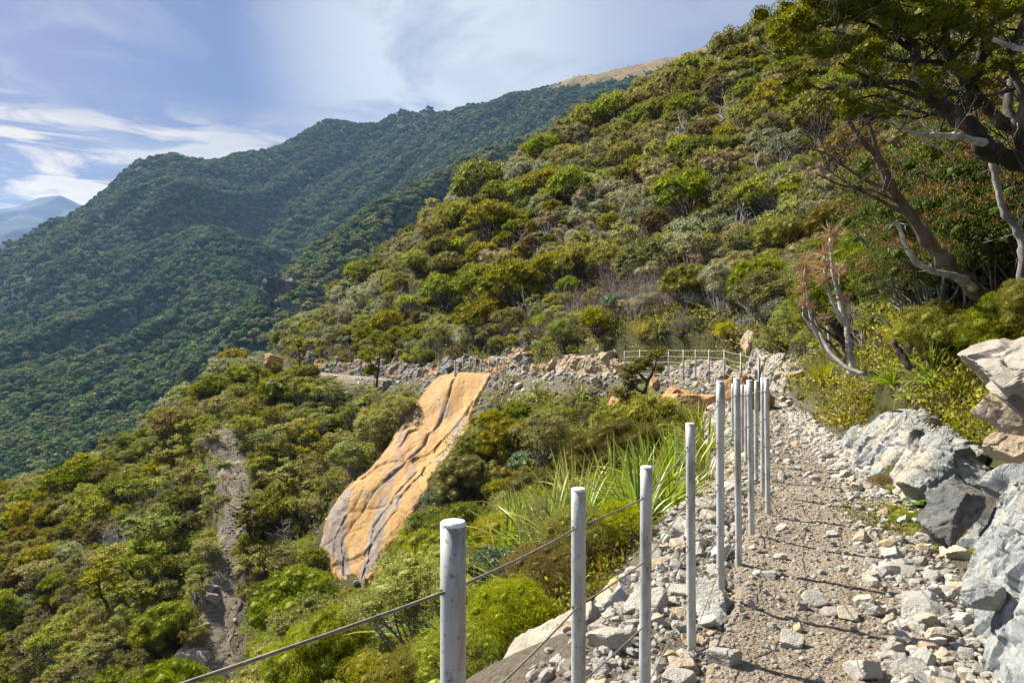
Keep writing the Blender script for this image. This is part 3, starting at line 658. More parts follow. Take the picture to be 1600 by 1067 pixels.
boulder('boulder', 'smooth grey cobble lodged at the foot of the near rock face', bl(1537, 928, 3.75), (.16, .18, .14), (0, 12, 40), 8, M['blue_grey_rock'], 5, boxy=.75)
boulder('boulder', 'big sloping grey slab with orange rim in the rubble left of the first posts', Vector((.22, 4.25, -2.12)), (.75, 1.25, .5), (12, -28, -25), 9, M['pale_rock'], 6, chip=.12)
boulder('boulder', 'pale tilted slab in the flax below the orange boulders', bg(1010, 690, 19.5, .5), (.8, .45, .25), (5, -28, 20), 10, M['pale_rock'], 5)
for i, (px, py, Y, sz, rot, lb) in enumerate(((1090, 655, 24.5, (2.0, 1.4, 1.5), (20, 10, 10), 'largest bare orange boulder under the outside bend of the track'), (1062, 632, 27, (1.0, .9, 1.1), (10, 30, 20), 'small upright orange boulder left of the largest orange one'),
        (965, 655, 29, (1.4, 1.0, 1.5), (0, 35, 10), 'orange rock wedge showing through bushes below the fallen small tree'), (1165, 640, 22, (1.1, 1.0, 1.3), (10, 0, 40), 'orange boulder half hidden behind the cluster of posts'))):
    boulder('orange_boulder', lb, bg(px, py, Y, sz[0]), sz, rot, 50 + i, M['orange_rock'], 5, chip=.15)
boulder('orange_boulder', 'rounded yellow-orange rock block on the edge of the far fence terrace', bg(1025, 599, 31, .3), (.5, .45, .4), (10, 20, 10), 55, M['orange_rock'], 4)
boulder('orange_boulder', 'yellow rock knob standing among trees at the outer corner of the track', bl(426, 566, 77), (2.0, 1.7, 1.6), (10, 20, 40), 57, M['orange_rock'], 5, boxy=.85, cuts=18)
boulder('boulder', 'pale cream boulder in bushes above the inside bend of the track', bg(1180, 538, 27, .8), (.8, .7, .9), (20, 30, 10), 58, M['cream_rock'], 5)
boulder('boulder', 'pale round rock standing beside the bright tussock clump', bg(1247, 596, 18.5, .5), (.5, .45, .7), (0, -15, 10), 59, M['cream_rock'], 5, boxy=.7)
for i, (px, py, Y, sz, lb) in enumerate(((303, 1030, 40.5, (1.9, 1.4, 1.1), 'large pale boulder on the left edge of the lower track'), (318, 1062, 39, (1.2, 1.0, .8), 'second pale boulder just below the large one by the lower track'),
        (330, 690, 58, (1.1, .9, 1.0), 'grey boulder at the upper end of the lower track'), (330, 918, 45, (1.3, .9, .5), 'flat brown-topped rock beside the lower track'), (333, 936, 44.3, (1.3, .9, .45), 'flat grey rock under the brown-topped one by the lower track'), (417, 998, 37.5, (.8, .5, .9), 'small orange boulder in the bush right of the lower track'))):
    boulder('boulder', lb, bg(px, py, Y, sz[0]), sz, (8 * i, 15, 30 * i), 70 + i, M['orange_rock'] if i == 5 else M['pale_rock'], 4)

# ------------------------------------------------------------------ the orange slab
Ls = [(679, 600, 51.8), (647, 645, 48.8), (612, 694, 46), (567, 739, 44), (527, 779, 42.8), (505, 819, 41.6), (502, 855, 40.2), (516, 882, 39), (531, 913, 37.4), (550, 945, 36.0)]
Rs = [(792, 610, 47), (762, 645, 44.6), (738, 690, 42.4), (722, 730, 41), (698, 768, 39.8), (672, 806, 38.6), (650, 846, 37.3), (636, 886, 36.2), (616, 925, 35.2), (590, 962, 34.4)]
Lp, Rp = np.array([P(*a) for a in Ls]), np.array([P(*a) for a in Rs]); k = np.linspace(0, 9, 260); ii = np.arange(10)
LP = np.stack([np.interp(k, ii, Lp[:, c]) for c in range(3)], 1); RP = np.stack([np.interp(k, ii, Rp[:, c]) for c in range(3)], 1)
ker = np.ones(25) / 25
for A_ in (LP, RP):
    for c in range(3): A_[:, c] = np.convolve(np.pad(A_[:, c], 12, mode='edge'), ker, 'valid')
wl = fbm(k * 1.7, k * 0, octaves=4, seed=71, gain=.5)[:, None] * .25; wr = fbm(k * 1.5, k * 0 + 9, octaves=4, seed=72, gain=.5)[:, None] * .5; dv = (RP - LP) / np.linalg.norm(RP - LP, axis=1)[:, None]; LP = LP + dv * wl; RP = RP + dv * wr
u = np.linspace(-.04, 1.04, 170)[None, :]; kk = (k / 9)[:, None]
V = LP[:, None] * (1 - u[..., None]) + RP[:, None] * u[..., None]
cx1 = .018 * fbm(kk * 16, kk * 0, octaves=3, seed=14) + np.interp(kk, [0, .2, .42, .55, .7, 1], [.40, .50, .52, .42, .22, .02]) + .03 * fbm(kk * 9, kk * 0, seed=4)     # the crease that splits the slab
cx2 = .018 * fbm(kk * 14, kk * 0, octaves=3, seed=15) + np.interp(kk, [0, .5, .62, .8, 1], [.85, .72, .62, .52, .36]) + .02 * fbm(kk * 11, kk * 0, seed=6)
rel = .16 * np.sin(np.clip(u, 0, 1) * np.pi) - .34 * (.5 + .5 * vnoise(kk * 25, kk * 0)) * np.exp(-((u - cx1) / .014) ** 2) - .10 * smooth(.62, .80, fbm(u * 5 + kk * 9, kk * 30, octaves=3, seed=98) * .5 + .5) - .2 * np.exp(-((u - cx2) / .012) ** 2) * smooth(.35, .5, kk) + .24 * smooth(-.02, .05, cx1 - u) * smooth(.8, .5, kk)
rel = rel + fbm(u * 7 + 0 * kk, kk * 6, octaves=5, seed=90) * .16 + fbm(u * 2 + 0 * kk, kk * 10, octaves=3, seed=91) * .06 + fbm(u * 30 + 0 * kk, kk * 40, octaves=3, seed=92) * .05 + .25 * ((u > cx1) * smooth(0, .02, u - cx1))
st_ = fract(np.stack([V[..., 0], V[..., 1], V[..., 2]], -1).reshape(-1, 3), 0, 2.6, 93, .05, .04, .12, (1, 1, 1)).reshape(rel.shape)
rel = rel + st_ - 1.5 * (smooth(1.0, 1.04, u) + smooth(0, -.04, u))
G_ = ground_z(V[..., 0], V[..., 1]); tail = smooth(.86 + .10 * np.sin(u * 14 + 1) * .6, 1.0, kk) * 1.5
V[..., 2] = np.maximum(V[..., 2] - .1, G_ + .12) + np.clip(rel, -1.6, 1.2) * .5 - tail - .45 * (1 - smooth(-.04, .03, u) * smooth(1.04, .97, u)); V[..., 1] -= rel * .2
me, vv, q = grid_mesh('rock_slab', V[..., 0], V[..., 1], V[..., 2], True)
at = me.attributes.new('tone', 'FLOAT', 'POINT')
tn = np.exp(-((u - .10 - .1 * kk) / .08) ** 2) * smooth(.35, .6, kk) * .9 + np.exp(-((u - cx2 - .02) / .09) ** 2) * smooth(.45, .8, kk) * .9 + np.exp(-((u - cx1) / .03) ** 2) * .35 * smooth(0, .3, kk)
at.data.foreach_set('value', np.broadcast_to(tn, rel.shape).ravel().astype(np.float32))
slab = tag(obj('rock_slab', me, M['slab_rock']), 'huge smooth orange rock slab with grey streaks falling from the far track into the gully', 'rock')
SLAB = np.vstack([LP[::6, :2], RP[::-6, :2]])
def in_poly(x, y, poly):
    c = False; j = len(poly) - 1
    for i in range(len(poly)):
        if (poly[i][1] > y) != (poly[j][1] > y) and x < (poly[j][0] - poly[i][0]) * (y - poly[i][1]) / (poly[j][1] - poly[i][1]) + poly[i][0]: c = not c
        j = i
    return c

# ------------------------------------------------------------------ loose stones
def instancer(name, pts, rots, scls, idx, protos, extra=None):
    """one countless mass: copies of a few meshes on points"""
    me = bpy.data.meshes.new(name); me.vertices.add(len(pts)); me.vertices.foreach_set('co', np.asarray(pts, np.float32).ravel())
    for an, ty, val in (('rot', 'FLOAT_VECTOR', rots), ('scl', 'FLOAT_VECTOR', scls)):
        a = me.attributes.new(an, ty, 'POINT'); a.data.foreach_set('vector', np.asarray(val, np.float32).ravel())
    a = me.attributes.new('idx', 'INT', 'POINT'); a.data.foreach_set('value', np.asarray(idx, np.int32))
    o = obj(name, me); o['kind'] = 'stuff'
    ng = bpy.data.node_groups.new(name, 'GeometryNodeTree'); ng.interface.new_socket('Geometry', in_out='INPUT', socket_type='NodeSocketGeometry'); ng.interface.new_socket('Geometry', in_out='OUTPUT', socket_type='NodeSocketGeometry')
    gi = ng.nodes.new('NodeGroupInput'); go = ng.nodes.new('NodeGroupOutput'); ip = ng.nodes.new('GeometryNodeInstanceOnPoints')
    ci = ng.nodes.new('GeometryNodeJoinGeometry')
    for p in protos[::-1]:
        oi = ng.nodes.new('GeometryNodeObjectInfo'); oi.inputs['Object'].default_value = p; oi.inputs['As Instance'].default_value = True; ng.links.new(oi.outputs['Geometry'], ci.inputs[0])
    ng.links.new(gi.outputs[0], ip.inputs['Points']); ng.links.new(ci.outputs[0], ip.inputs['Instance']); ip.inputs['Pick Instance'].default_value = True
    def at(nm, ty):
        n = ng.nodes.new('GeometryNodeInputNamedAttribute'); n.data_type = ty; n.inputs['Name'].default_value = nm; return n.outputs[0]
    ng.links.new(at('idx', 'INT'), ip.inputs['Instance Index']); ng.links.new(at('scl', 'FLOAT_VECTOR'), ip.inputs['Scale'])
    e = ng.nodes.new('FunctionNodeEulerToRotation'); ng.links.new(at('rot', 'FLOAT_VECTOR'), e.inputs[0]); ng.links.new(e.outputs[0], ip.inputs['Rotation'])
    ng.links.new(ip.outputs[0], go.inputs[0])
    md = o.modifiers.new('scatter', 'NODES'); md.node_group = ng
    return o
def proto(name, me, mats):
    o = bpy.data.objects.new(name, me)
    if not me.materials:
        for m in (mats if isinstance(mats, (list, tuple)) else [mats]): me.materials.append(m)
    return o

stone_me = []
for i in range(10):
    r = random.Random(i); stone_me.append(block_mesh('stone', (1, .72 + .25 * r.random(), .42 + .3 * r.random()), 200 + i, 4, cuts=9 + i % 4, rough=.018, boxy=.6, chip=.12)); stone_me[-1].materials.append(M['stone'])
peb_me = []
for i in range(6):
    r = random.Random(40 + i); peb_me.append(block_mesh('pebble', (1, .75 + .2 * r.random(), .5 + .3 * r.random()), 300 + i, 2, cuts=8)); peb_me[-1].materials.append(M['stone'])

def track_xy(s, u):
    """point on the near track: arc length s, u in half-widths (beyond 1 is off the edge)"""
    px, py, w = [float(np.interp(s, TRACK.s, TRACK.p[:, c])) for c in (0, 1, 3)]; tx, ty = float(np.interp(s, TRACK.s, TRACK.t[:, 0])), float(np.interp(s, TRACK.s, TRACK.t[:, 1]))
    return px + ty * u * w, py - tx * u * w
def surf(x, y):
    a = PB1.ray_cast(Vector((x, y, 3)), Vector((0, 0, -1))); b = BVH.ray_cast(Vector((x, y, 3)), Vector((0, 0, -1)))
    z = max([h[0].z for h in (a, b) if h[0] is not None] or [0]); 
    n = (a[1] if a[0] is not None and a[0].z >= z - 1e-4 else b[1]); return z, n
R = random.Random(5)
def mossy(x, y): return ((x - 3.62) / .42) ** 2 + ((y - 6.6) / 1.15) ** 2 < 1
stones = []
for i in range(6800):
    s = 3.5 + 22 * R.random() ** 1.25; t_ = R.random()
    if t_ < .44: u = -1.05 - 1.25 * R.random() ** .9          # rubble shoulder under the posts
    elif t_ < .82: u = .22 + .90 * R.random() ** .8             # loose rock against the bank
    else: u = -1.0 + 1.6 * R.random()
    x, y = track_xy(s, u)
    if y < .6 or y > 26 or (mossy(x, y) and R.random() < .8): continue
    if u < -1.9 and y > 5.5 and R.random() < .8: continue
    sz = .026 * math.exp(R.gauss(0, .55)) * (1.9 if u < -.95 else (1.6 if u > .3 else .9)) * (1 if y < 9 else 1.5)
    sz = min(sz, .20 if u < -.95 else .14)
    stones.append((sz / max(y, 1.2), sz, x, y, u))
for px, py, Y, sz in ((1235, 1005, 0, .13), (1110, 965, 0, .17), (1325, 958, 0, .10), (1060, 935, 0, .13), (1395, 870, 0, .12), (1432, 960, 0, .20), (1010, 960, 0, .22), (1200, 900, 0, .10), (1445, 845, 0, .10), (1490, 870, 0, .16), (1500, 920, 0, .14), (1130, 1040, 0, .14), (1350, 1055, 0, .16), (950, 905, 0, .2), (1300, 835, 0, .08), (1350, 940, 0, .12), (1275, 940, 0, .12), (1420, 900, 0, .13), (1545, 1040, 0, .12)):
    Y = 1.65 * F / (py - CY); x, y, z = P(px, py, Y); stones.append((9, sz, x, y, 0))
stones.sort(key=lambda a: -a[0])
NOBJ = 290
def stone_label(x, y, u, sz):
    size = 'large' if sz > .15 else 'mid-sized' if sz > .09 else 'small'
    where = 'in the rubble under the posts' if u < -.95 else 'in loose rock below the bank' if u > .3 else 'on the trodden track'
    dist = 'at the near end' if y < 4.5 else 'about halfway to the bend' if y < 9 else 'towards the bend'
    return f'{size} stone {where}, {dist}'
for i, (_, sz, x, y, u) in enumerate(stones[:NOBJ]):
    z, n = surf(x, y)
    o = bpy.data.objects.new('stone', stone_me[R.randrange(10)]); COL.objects.link(o)
    o.location = (x, y, z + sz * .12); q = n.to_track_quat('Z', 'Y') if n.z > .2 else Vector((0, 0, 1)).to_track_quat('Z', 'Y')
    o.rotation_euler = (q @ Euler((R.gauss(0, .25), R.gauss(0, .25), R.random() * 6.28)).to_quaternion()).to_euler(); o.scale = (sz, sz, sz)
    o.scale.z = sz * (.5 if -.95 < u < .2 and u != 0 else .9)
    tag(o, stone_label(x, y, u, sz), 'stone', 'loose stones on and beside the track')
pts, rot, scl, idx = [], [], [], []
for _, sz, x, y, u in stones[NOBJ:]:
    z, n = surf(x, y); pts.append((x, y, z + sz * .1)); rot.append((R.gauss(0, .4), R.gauss(0, .4), R.random() * 6.3)); scl.append((sz,) * 3); idx.append(R.randrange(6))
for i in range(34000):
    s = 3.5 + 24 * R.random() ** 1.5; u = R.uniform(-2.0, 1.15)
    x, y = track_xy(s, u)
    if y < .8 or y > 27 or (mossy(x, y) and R.random() < .85): continue
    if abs(u) < .75 and R.random() < .3: continue
    z, n = surf(x, y); sz = .0105 * math.exp(R.gauss(0, .5)) * (1 + y * .06) * (1.5 if u < -.9 or u > .4 else 1)
    pts.append((x, y, z + sz * .1)); rot.append((R.gauss(0, .6), R.gauss(0, .6), R.random() * 6.3)); scl.append((sz, sz, sz)); idx.append(R.randrange(6))
for i in range(7000):                                             # rubble spilling under the far track and on the lower track
    t_ = R.random() * 1.0
    ln = TRACK if t_ < .5 else LOWER
    s = R.uniform(26, sY(66)) if t_ < .5 else R.uniform(0, LOWER.s[-1] - 1); k = int(np.searchsorted(ln.s, s))
    k = min(k, len(ln.p) - 1); x0, y0, z0, w0 = ln.p[k]; u = -1 - 2.2 * R.random() ** 1.4 if t_ < .5 and R.random() < .8 else R.uniform(-1.2, 1.2)
    x, y = x0 + ln.t[k, 1] * u * w0, y0 - ln.t[k, 0] * u * w0; z = gz(x, y); sz = (.085 if ln is TRACK else .035) * math.exp(R.gauss(0, .6))
    pts.append((x, y, max(z, z0 if abs(u) < 1 else z) + sz * .2)); rot.append((R.gauss(0, .6), R.gauss(0, .6), R.random() * 6.3)); scl.append((min(sz, .4),) * 3); idx.append(R.randrange(6))
for a, b, c in ((-12.2, 38.6, 2.2), (-11.2, 36.0, 2.0), (-12.8, 41.2, 1.6), (-9.8, 34.6, 1.6), (-10.6, 35.4, 1.5), (-8.6, 33.8, 1.6)):
    for _ in range(260):
        x, y = a + R.gauss(0, c * .5), b + R.gauss(0, c * .6); sz = .09 * math.exp(R.gauss(0, .6)); pts.append((x, y, gz(x, y) + sz * .2)); rot.append((R.gauss(0, .6), R.gauss(0, .6), R.random() * 6.3)); scl.append((min(sz, .4),) * 3); idx.append(R.randrange(6))
instancer('gravel', pts, rot, scl, idx, [proto('pebble_kind', m, M['stone']) for m in peb_me])

# ------------------------------------------------------------------ fences
def post_parts(root, x, y, ztop, zbase, r, holes=(), lean=(0, 0), detail=True):
    zb = zbase - .25; lx, ly = lean
    m = MB(); n = 20 if detail else 8
    zz = np.linspace(zb, ztop, 12 if detail else 2); tt = (zz - zb) / (ztop - zb)
    m.tube(np.stack([x + lx * (1 - tt), y + ly * (1 - tt), zz], 1), r, n)
    p = obj('post', m.mesh('post', True), M['galvanised'] if detail else M['weathered_steel'], root)
    if detail:
        m = MB(); m.tube([(x, y, ztop - .001), (x, y, ztop + .004), (x, y, ztop + .0075)], [r * 1.012, r * 1.012, r * .9], n); obj('cap', m.mesh('cap'), M['post_top'], p)
    return p
def wire(root, pts, r, n=6):
    m = MB(); out = []
    for a, b in zip(pts[:-1], pts[1:]):
        a, b = Vector(a), Vector(b); k = 6
        for i in range(k): t_ = i / k; q = a.lerp(b, t_); q.z -= .05 * (b - a).length * t_ * (1 - t_) * .5; out.append(q)
    out.append(Vector(pts[-1])); m.tube([tuple(p) for p in out], r, n); return obj('wire', m.mesh('wire', True), M['wire_rope'], root)

PR = .0242
near = [(-.62, .55, -.36), None]
fence = thing('post_and_wire_fence', 'near fence of round galvanised posts and five wires leading along the track edge', 'fence', (0, 0, 0))
posts = [(P(120, 800, .95)[0] - .12, .72, -.33), (*P(708, 820, 1.386)[:2], P(708, 820, 1.386)[2]), (*P(904, 766, 2.45)[:2], P(904, 766, 2.45)[2]), (*P(1010, 731, 3.06)[:2], P(1010, 731, 3.06)[2]), (*P(1078.5, 663, 3.92)[:2], P(1078.5, 663, 3.92)[2]),
         (*P(1125, 597, 4.65)[:2], P(1125, 597, 4.65)[2]), (*P(1151.5, 592, 5.4)[:2], P(1151.5, 592, 5.4)[2]), (*P(1171, 595, 6.2)[:2], P(1171, 595, 6.2)[2]), (*P(1197.5, 592, 7.05)[:2], P(1197.5, 592, 7.05)[2]),
         (*P(1192, 598, 7.9)[:2], P(1192, 591, 7.9)[2]), (*P(1182, 596, 8.8)[:2], P(1182, 596, 8.8)[2]), (*P(1166, 602, 10.0)[:2], P(1166, 602, 10)[2]), (*P(1160, 602, 11.2)[:2], P(1160, 602, 11.2)[2]),
         (*P(1145, 600, 12.6)[:2], P(1145, 600, 12.6)[2]), (*P(1131, 601, 14)[:2], P(1131, 601, 14)[2])]
baseX = {3: 1005.5, 4: 1081, 5: 1126, 6: 1155, 7: 1175.5, 8: 1201}
for i, (x, y, zt) in enumerate(posts):
    zb = min(zt - 1.28, max(gz(x, y), zt - 1.5)); lean = ((baseX[i] - {3: 1010, 4: 1078.5, 5: 1125, 6: 1151.5, 7: 1171, 8: 1197.5}[i]) / F * y, 0) if i in baseX else (0, 0)
    p = post_parts(fence, x, y, zt, zb, PR if i != 1 else PR, lean=lean)
for k in range(5):
    dz = .12 + .262 * k
    w = wire(fence, [(x, y, zt - dz) for x, y, zt in posts], .0031)
m = MB()
for i, (x, y, zt) in enumerate(posts[1:9]):
    for k in range(5):                                        # worn dark eyelets where each wire passes through
        d = Vector((-.82, -.57, 0)); c = Vector((x, y, zt - .12 - .262 * k)) + d * (PR - .001)
        m.tube([tuple(c), tuple(c + d * .0022)], .0046, 8)
obj('eyelet', m.mesh('eyelet'), M['bolt_hole'], fence)
def far_fence(label, pp, Hh, r, wires, stay=None):
    f = thing('post_and_wire_fence', label, 'fence', (0, 0, 0)); T_ = []
    for x, y, zt in pp: post_parts(f, x, y, zt, zt - Hh, r, detail=False); T_.append((x, y, zt))
    for k in range(wires):
        wire(f, [(x, y, zt - .05 - k * (Hh - .1) / wires * 1.05) for x, y, zt in T_], r * .5, 4)
    for a, b in stay or (): wire(f, [a, b], r * .4, 4)
    return f
T2 = [P(976, 548, 36), P(1000, 546, 34.6), P(1023, 546.5, 33.6), P(1045, 545.5, 32.8), P(1068, 546, 31.8), P(1087, 546, 30.8), P(1108, 546, 29.4), P(1132, 546, 27), P(1158, 551, 22.5), P(1186, 559, 18.5)]
far_fence('fence of thin grey posts on the outside of the far bend', T2, 1.36, .032, 5, [(P(976, 548, 36), P(945, 583, 38)), (P(976, 566, 36), P(950, 580, 38)), (P(976, 566, 36), P(1000, 592, 35))])
T3 = [P(x, y, 46.5 + i * -.0 + (790 - x) * .03) for i, (x, y) in enumerate(((711, 563), (723, 562), (734, 559), (743, 558.5), (752, 561), (764, 561.5), (777, 559), (790, 557)))]
far_fence('short fence of pale posts along the far track above the orange slab', T3, 1.38, .036, 4, [(P(790, 558, 46.5), P(830, 590, 43)), (P(790, 570, 46.5), P(812, 590, 44.5))])
# ------------------------------------------------------------------ foliage geometry
def rnd_dirs(r, n, up=0.0):
    d = r.normal(size=(n, 3)); d /= np.linalg.norm(d, axis=1)[:, None]; d[:, 2] += up; return d / np.linalg.norm(d, axis=1)[:, None]

def leaves(mb, c, axis, r, length, width, tone, mi=0, bend=.15, face=None, loose=.55):
    """leaf blades: folded lozenges of two triangles pairs, one per row of c"""
    n = len(c); axis = axis / (np.linalg.norm(axis, axis=1)[:, None] + 1e-9)
    side = np.cross(axis, r.normal(size=(n, 3)) if face is None else face + loose * r.normal(size=(n, 3))); side /= np.linalg.norm(side, axis=1)[:, None] + 1e-9
    nr = np.cross(axis, side); L = (length * (.7 + .6 * r.random(n)))[:, None]; W = L * width * .5
    a = c; b = c + axis * L * .5 + side * W - nr * L * bend * .3; d = c + axis * L * .5 - side * W - nr * L * bend * .3; e = c + axis * L - nr * L * bend
    v = np.stack([a, b, e, d], 1).reshape(-1, 3); i = np.arange(n)[:, None] * 4
    mb.add(v, quads=i + np.array([0, 1, 2, 3]), tone=np.repeat(tone, 4), mi=mi)

ICO = {k: ico(k) for k in (1, 2, 3)}
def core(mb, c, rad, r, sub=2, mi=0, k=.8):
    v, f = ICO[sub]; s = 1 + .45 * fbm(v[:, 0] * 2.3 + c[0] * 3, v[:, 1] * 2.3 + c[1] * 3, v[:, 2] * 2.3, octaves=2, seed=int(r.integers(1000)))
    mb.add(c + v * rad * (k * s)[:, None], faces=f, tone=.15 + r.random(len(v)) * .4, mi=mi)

def crown_lobes(r, R, H, n, lobe, flat, style='dome'):
    """positions and radii of the foliage clumps that make a crown of radius R, from 0 up to H"""
    out = []; tries = 0
    while len(out) < n and tries < n * 60:
        tries += 1
        a = r.random() * 2 * np.pi
        if style == 'dome':
            rr = R * math.sqrt(r.random()) * .86; top = math.sqrt(max(0, 1 - (rr / R) ** 2)); z = H * (.30 + .62 * top * (1 - .75 * r.random() ** 2.2))
        elif style == 'tier':
            rr = R * math.sqrt(r.random()) * .9; z = H * (.35 + .6 * r.random() * (1 - .55 * rr / R))
        else:
            rr = R * math.sqrt(r.random()) * .8; z = H * (.55 + .4 * r.random())
        p = np.array([math.cos(a) * rr, math.sin(a) * rr, z]); s = lobe * (.75 + .5 * r.random())
        if all(np.linalg.norm((p - q) / np.array([1, 1, flat])) > (s + t_) * .52 for q, t_ in out): out.append((p, s))
    return out

def stems(mb, r, lobes, R, H, nst=4, rad=.05, mi=1, spread=.22, sides=5, twigs=0, seg=5):
    """curved stems rising from the ground and forking to the clumps"""
    bases = [np.array([math.cos(a) * spread * R, math.sin(a) * spread * R, -.25]) for a in r.random(nst) * 2 * np.pi]
    for i, (c, s) in enumerate(lobes):
        b = bases[i % nst]; mid = b * .5 + c * .5 + r.normal(size=3) * R * .07; mid[2] += H * .03
        fork = b + np.array([0, 0, H * .3]) + (c - b) * np.array([.25, .25, .1]) + r.normal(size=3) * R * .03
        t = np.linspace(0, 1, seg)[:, None]; p = (1 - t) ** 3 * b + 3 * (1 - t) ** 2 * t * fork + 3 * (1 - t) * t ** 2 * mid + t ** 3 * c
        p[1:-1] += r.normal(size=(seg - 2, 3)) * R * .022
        rr = rad * (1 - .78 * t[:, 0]) * (.8 + .4 * r.random()); mb.tube(p, rr, sides, mi=mi, cap=False)
        for k in range(twigs):
            q = p[-2] + (p[-1] - p[-2]) * r.random(); d = rnd_dirs(r, 1, .3)[0] * s * (.7 + .6 * r.random())
            mb.tube([q, q + d * .5 + r.normal(size=3) * s * .08, q + d], [rad * .2, rad * .14, rad * .05], 3, mi=mi, cap=False)

def shrub(seed, R, H, nl, lobe, flat, style, per, ll, lw, up=.3, spread=.6, corek=.8, nst=4, srad=.05, twigs=0, tonef=None, fan=False, core_sub=2, sides=5, loose=.5):
    """returns (crown mesh builder, stem mesh builder)"""
    r = np.random.default_rng(seed); lobes = crown_lobes(r, R, H, nl, lobe, flat, style)
    mb = MB(); ms = MB()
    for li, (c, s) in enumerate(lobes):
        rad = np.array([s, s, s * flat]); n = int(per * (s / lobe) ** 2)
        if corek: core(mb, c, rad, r, core_sub, k=corek)
        d = rnd_dirs(r, n, .25); d = d[d[:, 2] > -.75]; n = len(d)
        fill = (.78 + .26 * r.random(n))[:, None] * (1 + .16 * vnoise(d[:, 0] * 4 + c[0] * 9, d[:, 1] * 4 + c[1] * 9, d[:, 2] * 4, int(seed))[:, None])
        p = c + d * rad * fill
        ax = d * .45 + r.normal(size=(n, 3)) * spread + np.array([0, 0, up]); fc = d
        tone = np.clip(.42 + .26 * r.normal(size=n) + .12 * r.normal(), 0, 1) if tonef is None else tonef(r, n, d)
        if fan:                                              # rosettes: several leaves from one point
            k = 5; p = np.repeat(p, k, 0); ax = np.repeat(d, k, 0) * .7 + r.normal(size=(n * k, 3)) * .75; tone = np.repeat(tone, k); fc = np.repeat(d, k, 0)
        leaves(mb, p, ax, r, ll, lw, tone, face=fc, loose=loose)
    stems(ms, r, lobes, R, H, nst, srad, 0, twigs=twigs, sides=sides)
    return mb, ms

def twiggy(seed, R, H, n=26, rad=.03, levels=3, sides=4, sway=.16):
    """a bare or dead shrub: stems forking into finer and finer twigs"""
    r = np.random.default_rng(seed); mb = MB()
    def grow(p, d, L, rad_, lv):
        k = 4; pts = [p]
        for i in range(k): d = d + r.normal(size=3) * sway; d /= np.linalg.norm(d); pts.append(pts[-1] + d * L / k)
        mb.tube(pts, np.linspace(rad_, rad_ * .45, k + 1), sides if lv > 1 else 3, cap=False, mi=0)
        if lv > 0:
            for i in range(3 + int(r.random() * 2)):
                q = pts[1 + int(r.random() * k)]; e = d + r.normal(size=3) * .55 + np.array([0, 0, .25]); e /= np.linalg.norm(e); grow(q, e, L * (.5 + .25 * r.random()), rad_ * .5, lv - 1)
    for i in range(n):
        a = r.random() * 6.28; out = r.random() * .75; d = np.array([math.cos(a) * out, math.sin(a) * out, 1.0]); d /= np.linalg.norm(d)
        grow(np.array([math.cos(a), math.sin(a), 0]) * R * .12 - np.array([0, 0, .1]), d, H * .5 * (.7 + .5 * r.random()), rad * (.6 + .7 * r.random()), levels)
    return mb

def blades(seed, n, L, W, droop, spread, seg=6, fold=.25, tone0=.45, base=.05, zmin=None, dead=0.0):
    """strap-leaved plant: folded, arching blades from one base"""
    r = np.random.default_rng(seed); mb = MB(); md = MB()
    for i in range(n):
        a = r.random() * 2 * np.pi; el = spread * (r.random() ** .7); l = L * (.6 + .55 * r.random()); w = W * (.75 + .5 * r.random())
        out = np.array([math.cos(a), math.sin(a), 0]); sd_ = np.array([-math.sin(a), math.cos(a), 0]); d = out * math.sin(el) + np.array([0, 0, math.cos(el)]); p = out * base * r.random(); pts = [p]; tw = r.normal() * .4
        isdead = r.random() < dead; dr = droop * (2.2 if isdead else .6 + .9 * r.random())
        for k in range(seg): d = d + np.array([0, 0, -dr / seg * (k / seg + .25)]) * 1.6; d /= np.linalg.norm(d); pts.append(pts[-1] + d * l / seg)
        pts = np.array(pts); t = np.linspace(0, 1, seg + 1); ww = w * np.clip(np.minimum(.45 + t * 2.2, 1.0) * (1 - t ** 3.2), .02, 1)[:, None] * .5
        s = sd_[None] * np.cos(tw * t)[:, None] + np.array([0, 0, 1.0])[None] * np.sin(tw * t)[:, None]; up = np.cross(s, np.gradient(pts, axis=0)); up /= np.linalg.norm(up, axis=1)[:, None] + 1e-9
        if up[1][2] > 0: up = -up
        v = np.stack([pts - s * ww, pts + up * ww * fold * 2, pts + s * ww], 1).reshape(-1, 3); i3 = np.arange(seg)[:, None] * 3
        q = np.vstack([i3 + np.array([0, 1, 4, 3]), i3 + np.array([1, 2, 5, 4])]); tn = np.clip(tone0 + r.normal() * .22 + np.repeat(t, 3) * .12, 0, 1)
        (md if isdead else mb).add(v, quads=q, tone=tn)
    return mb, md

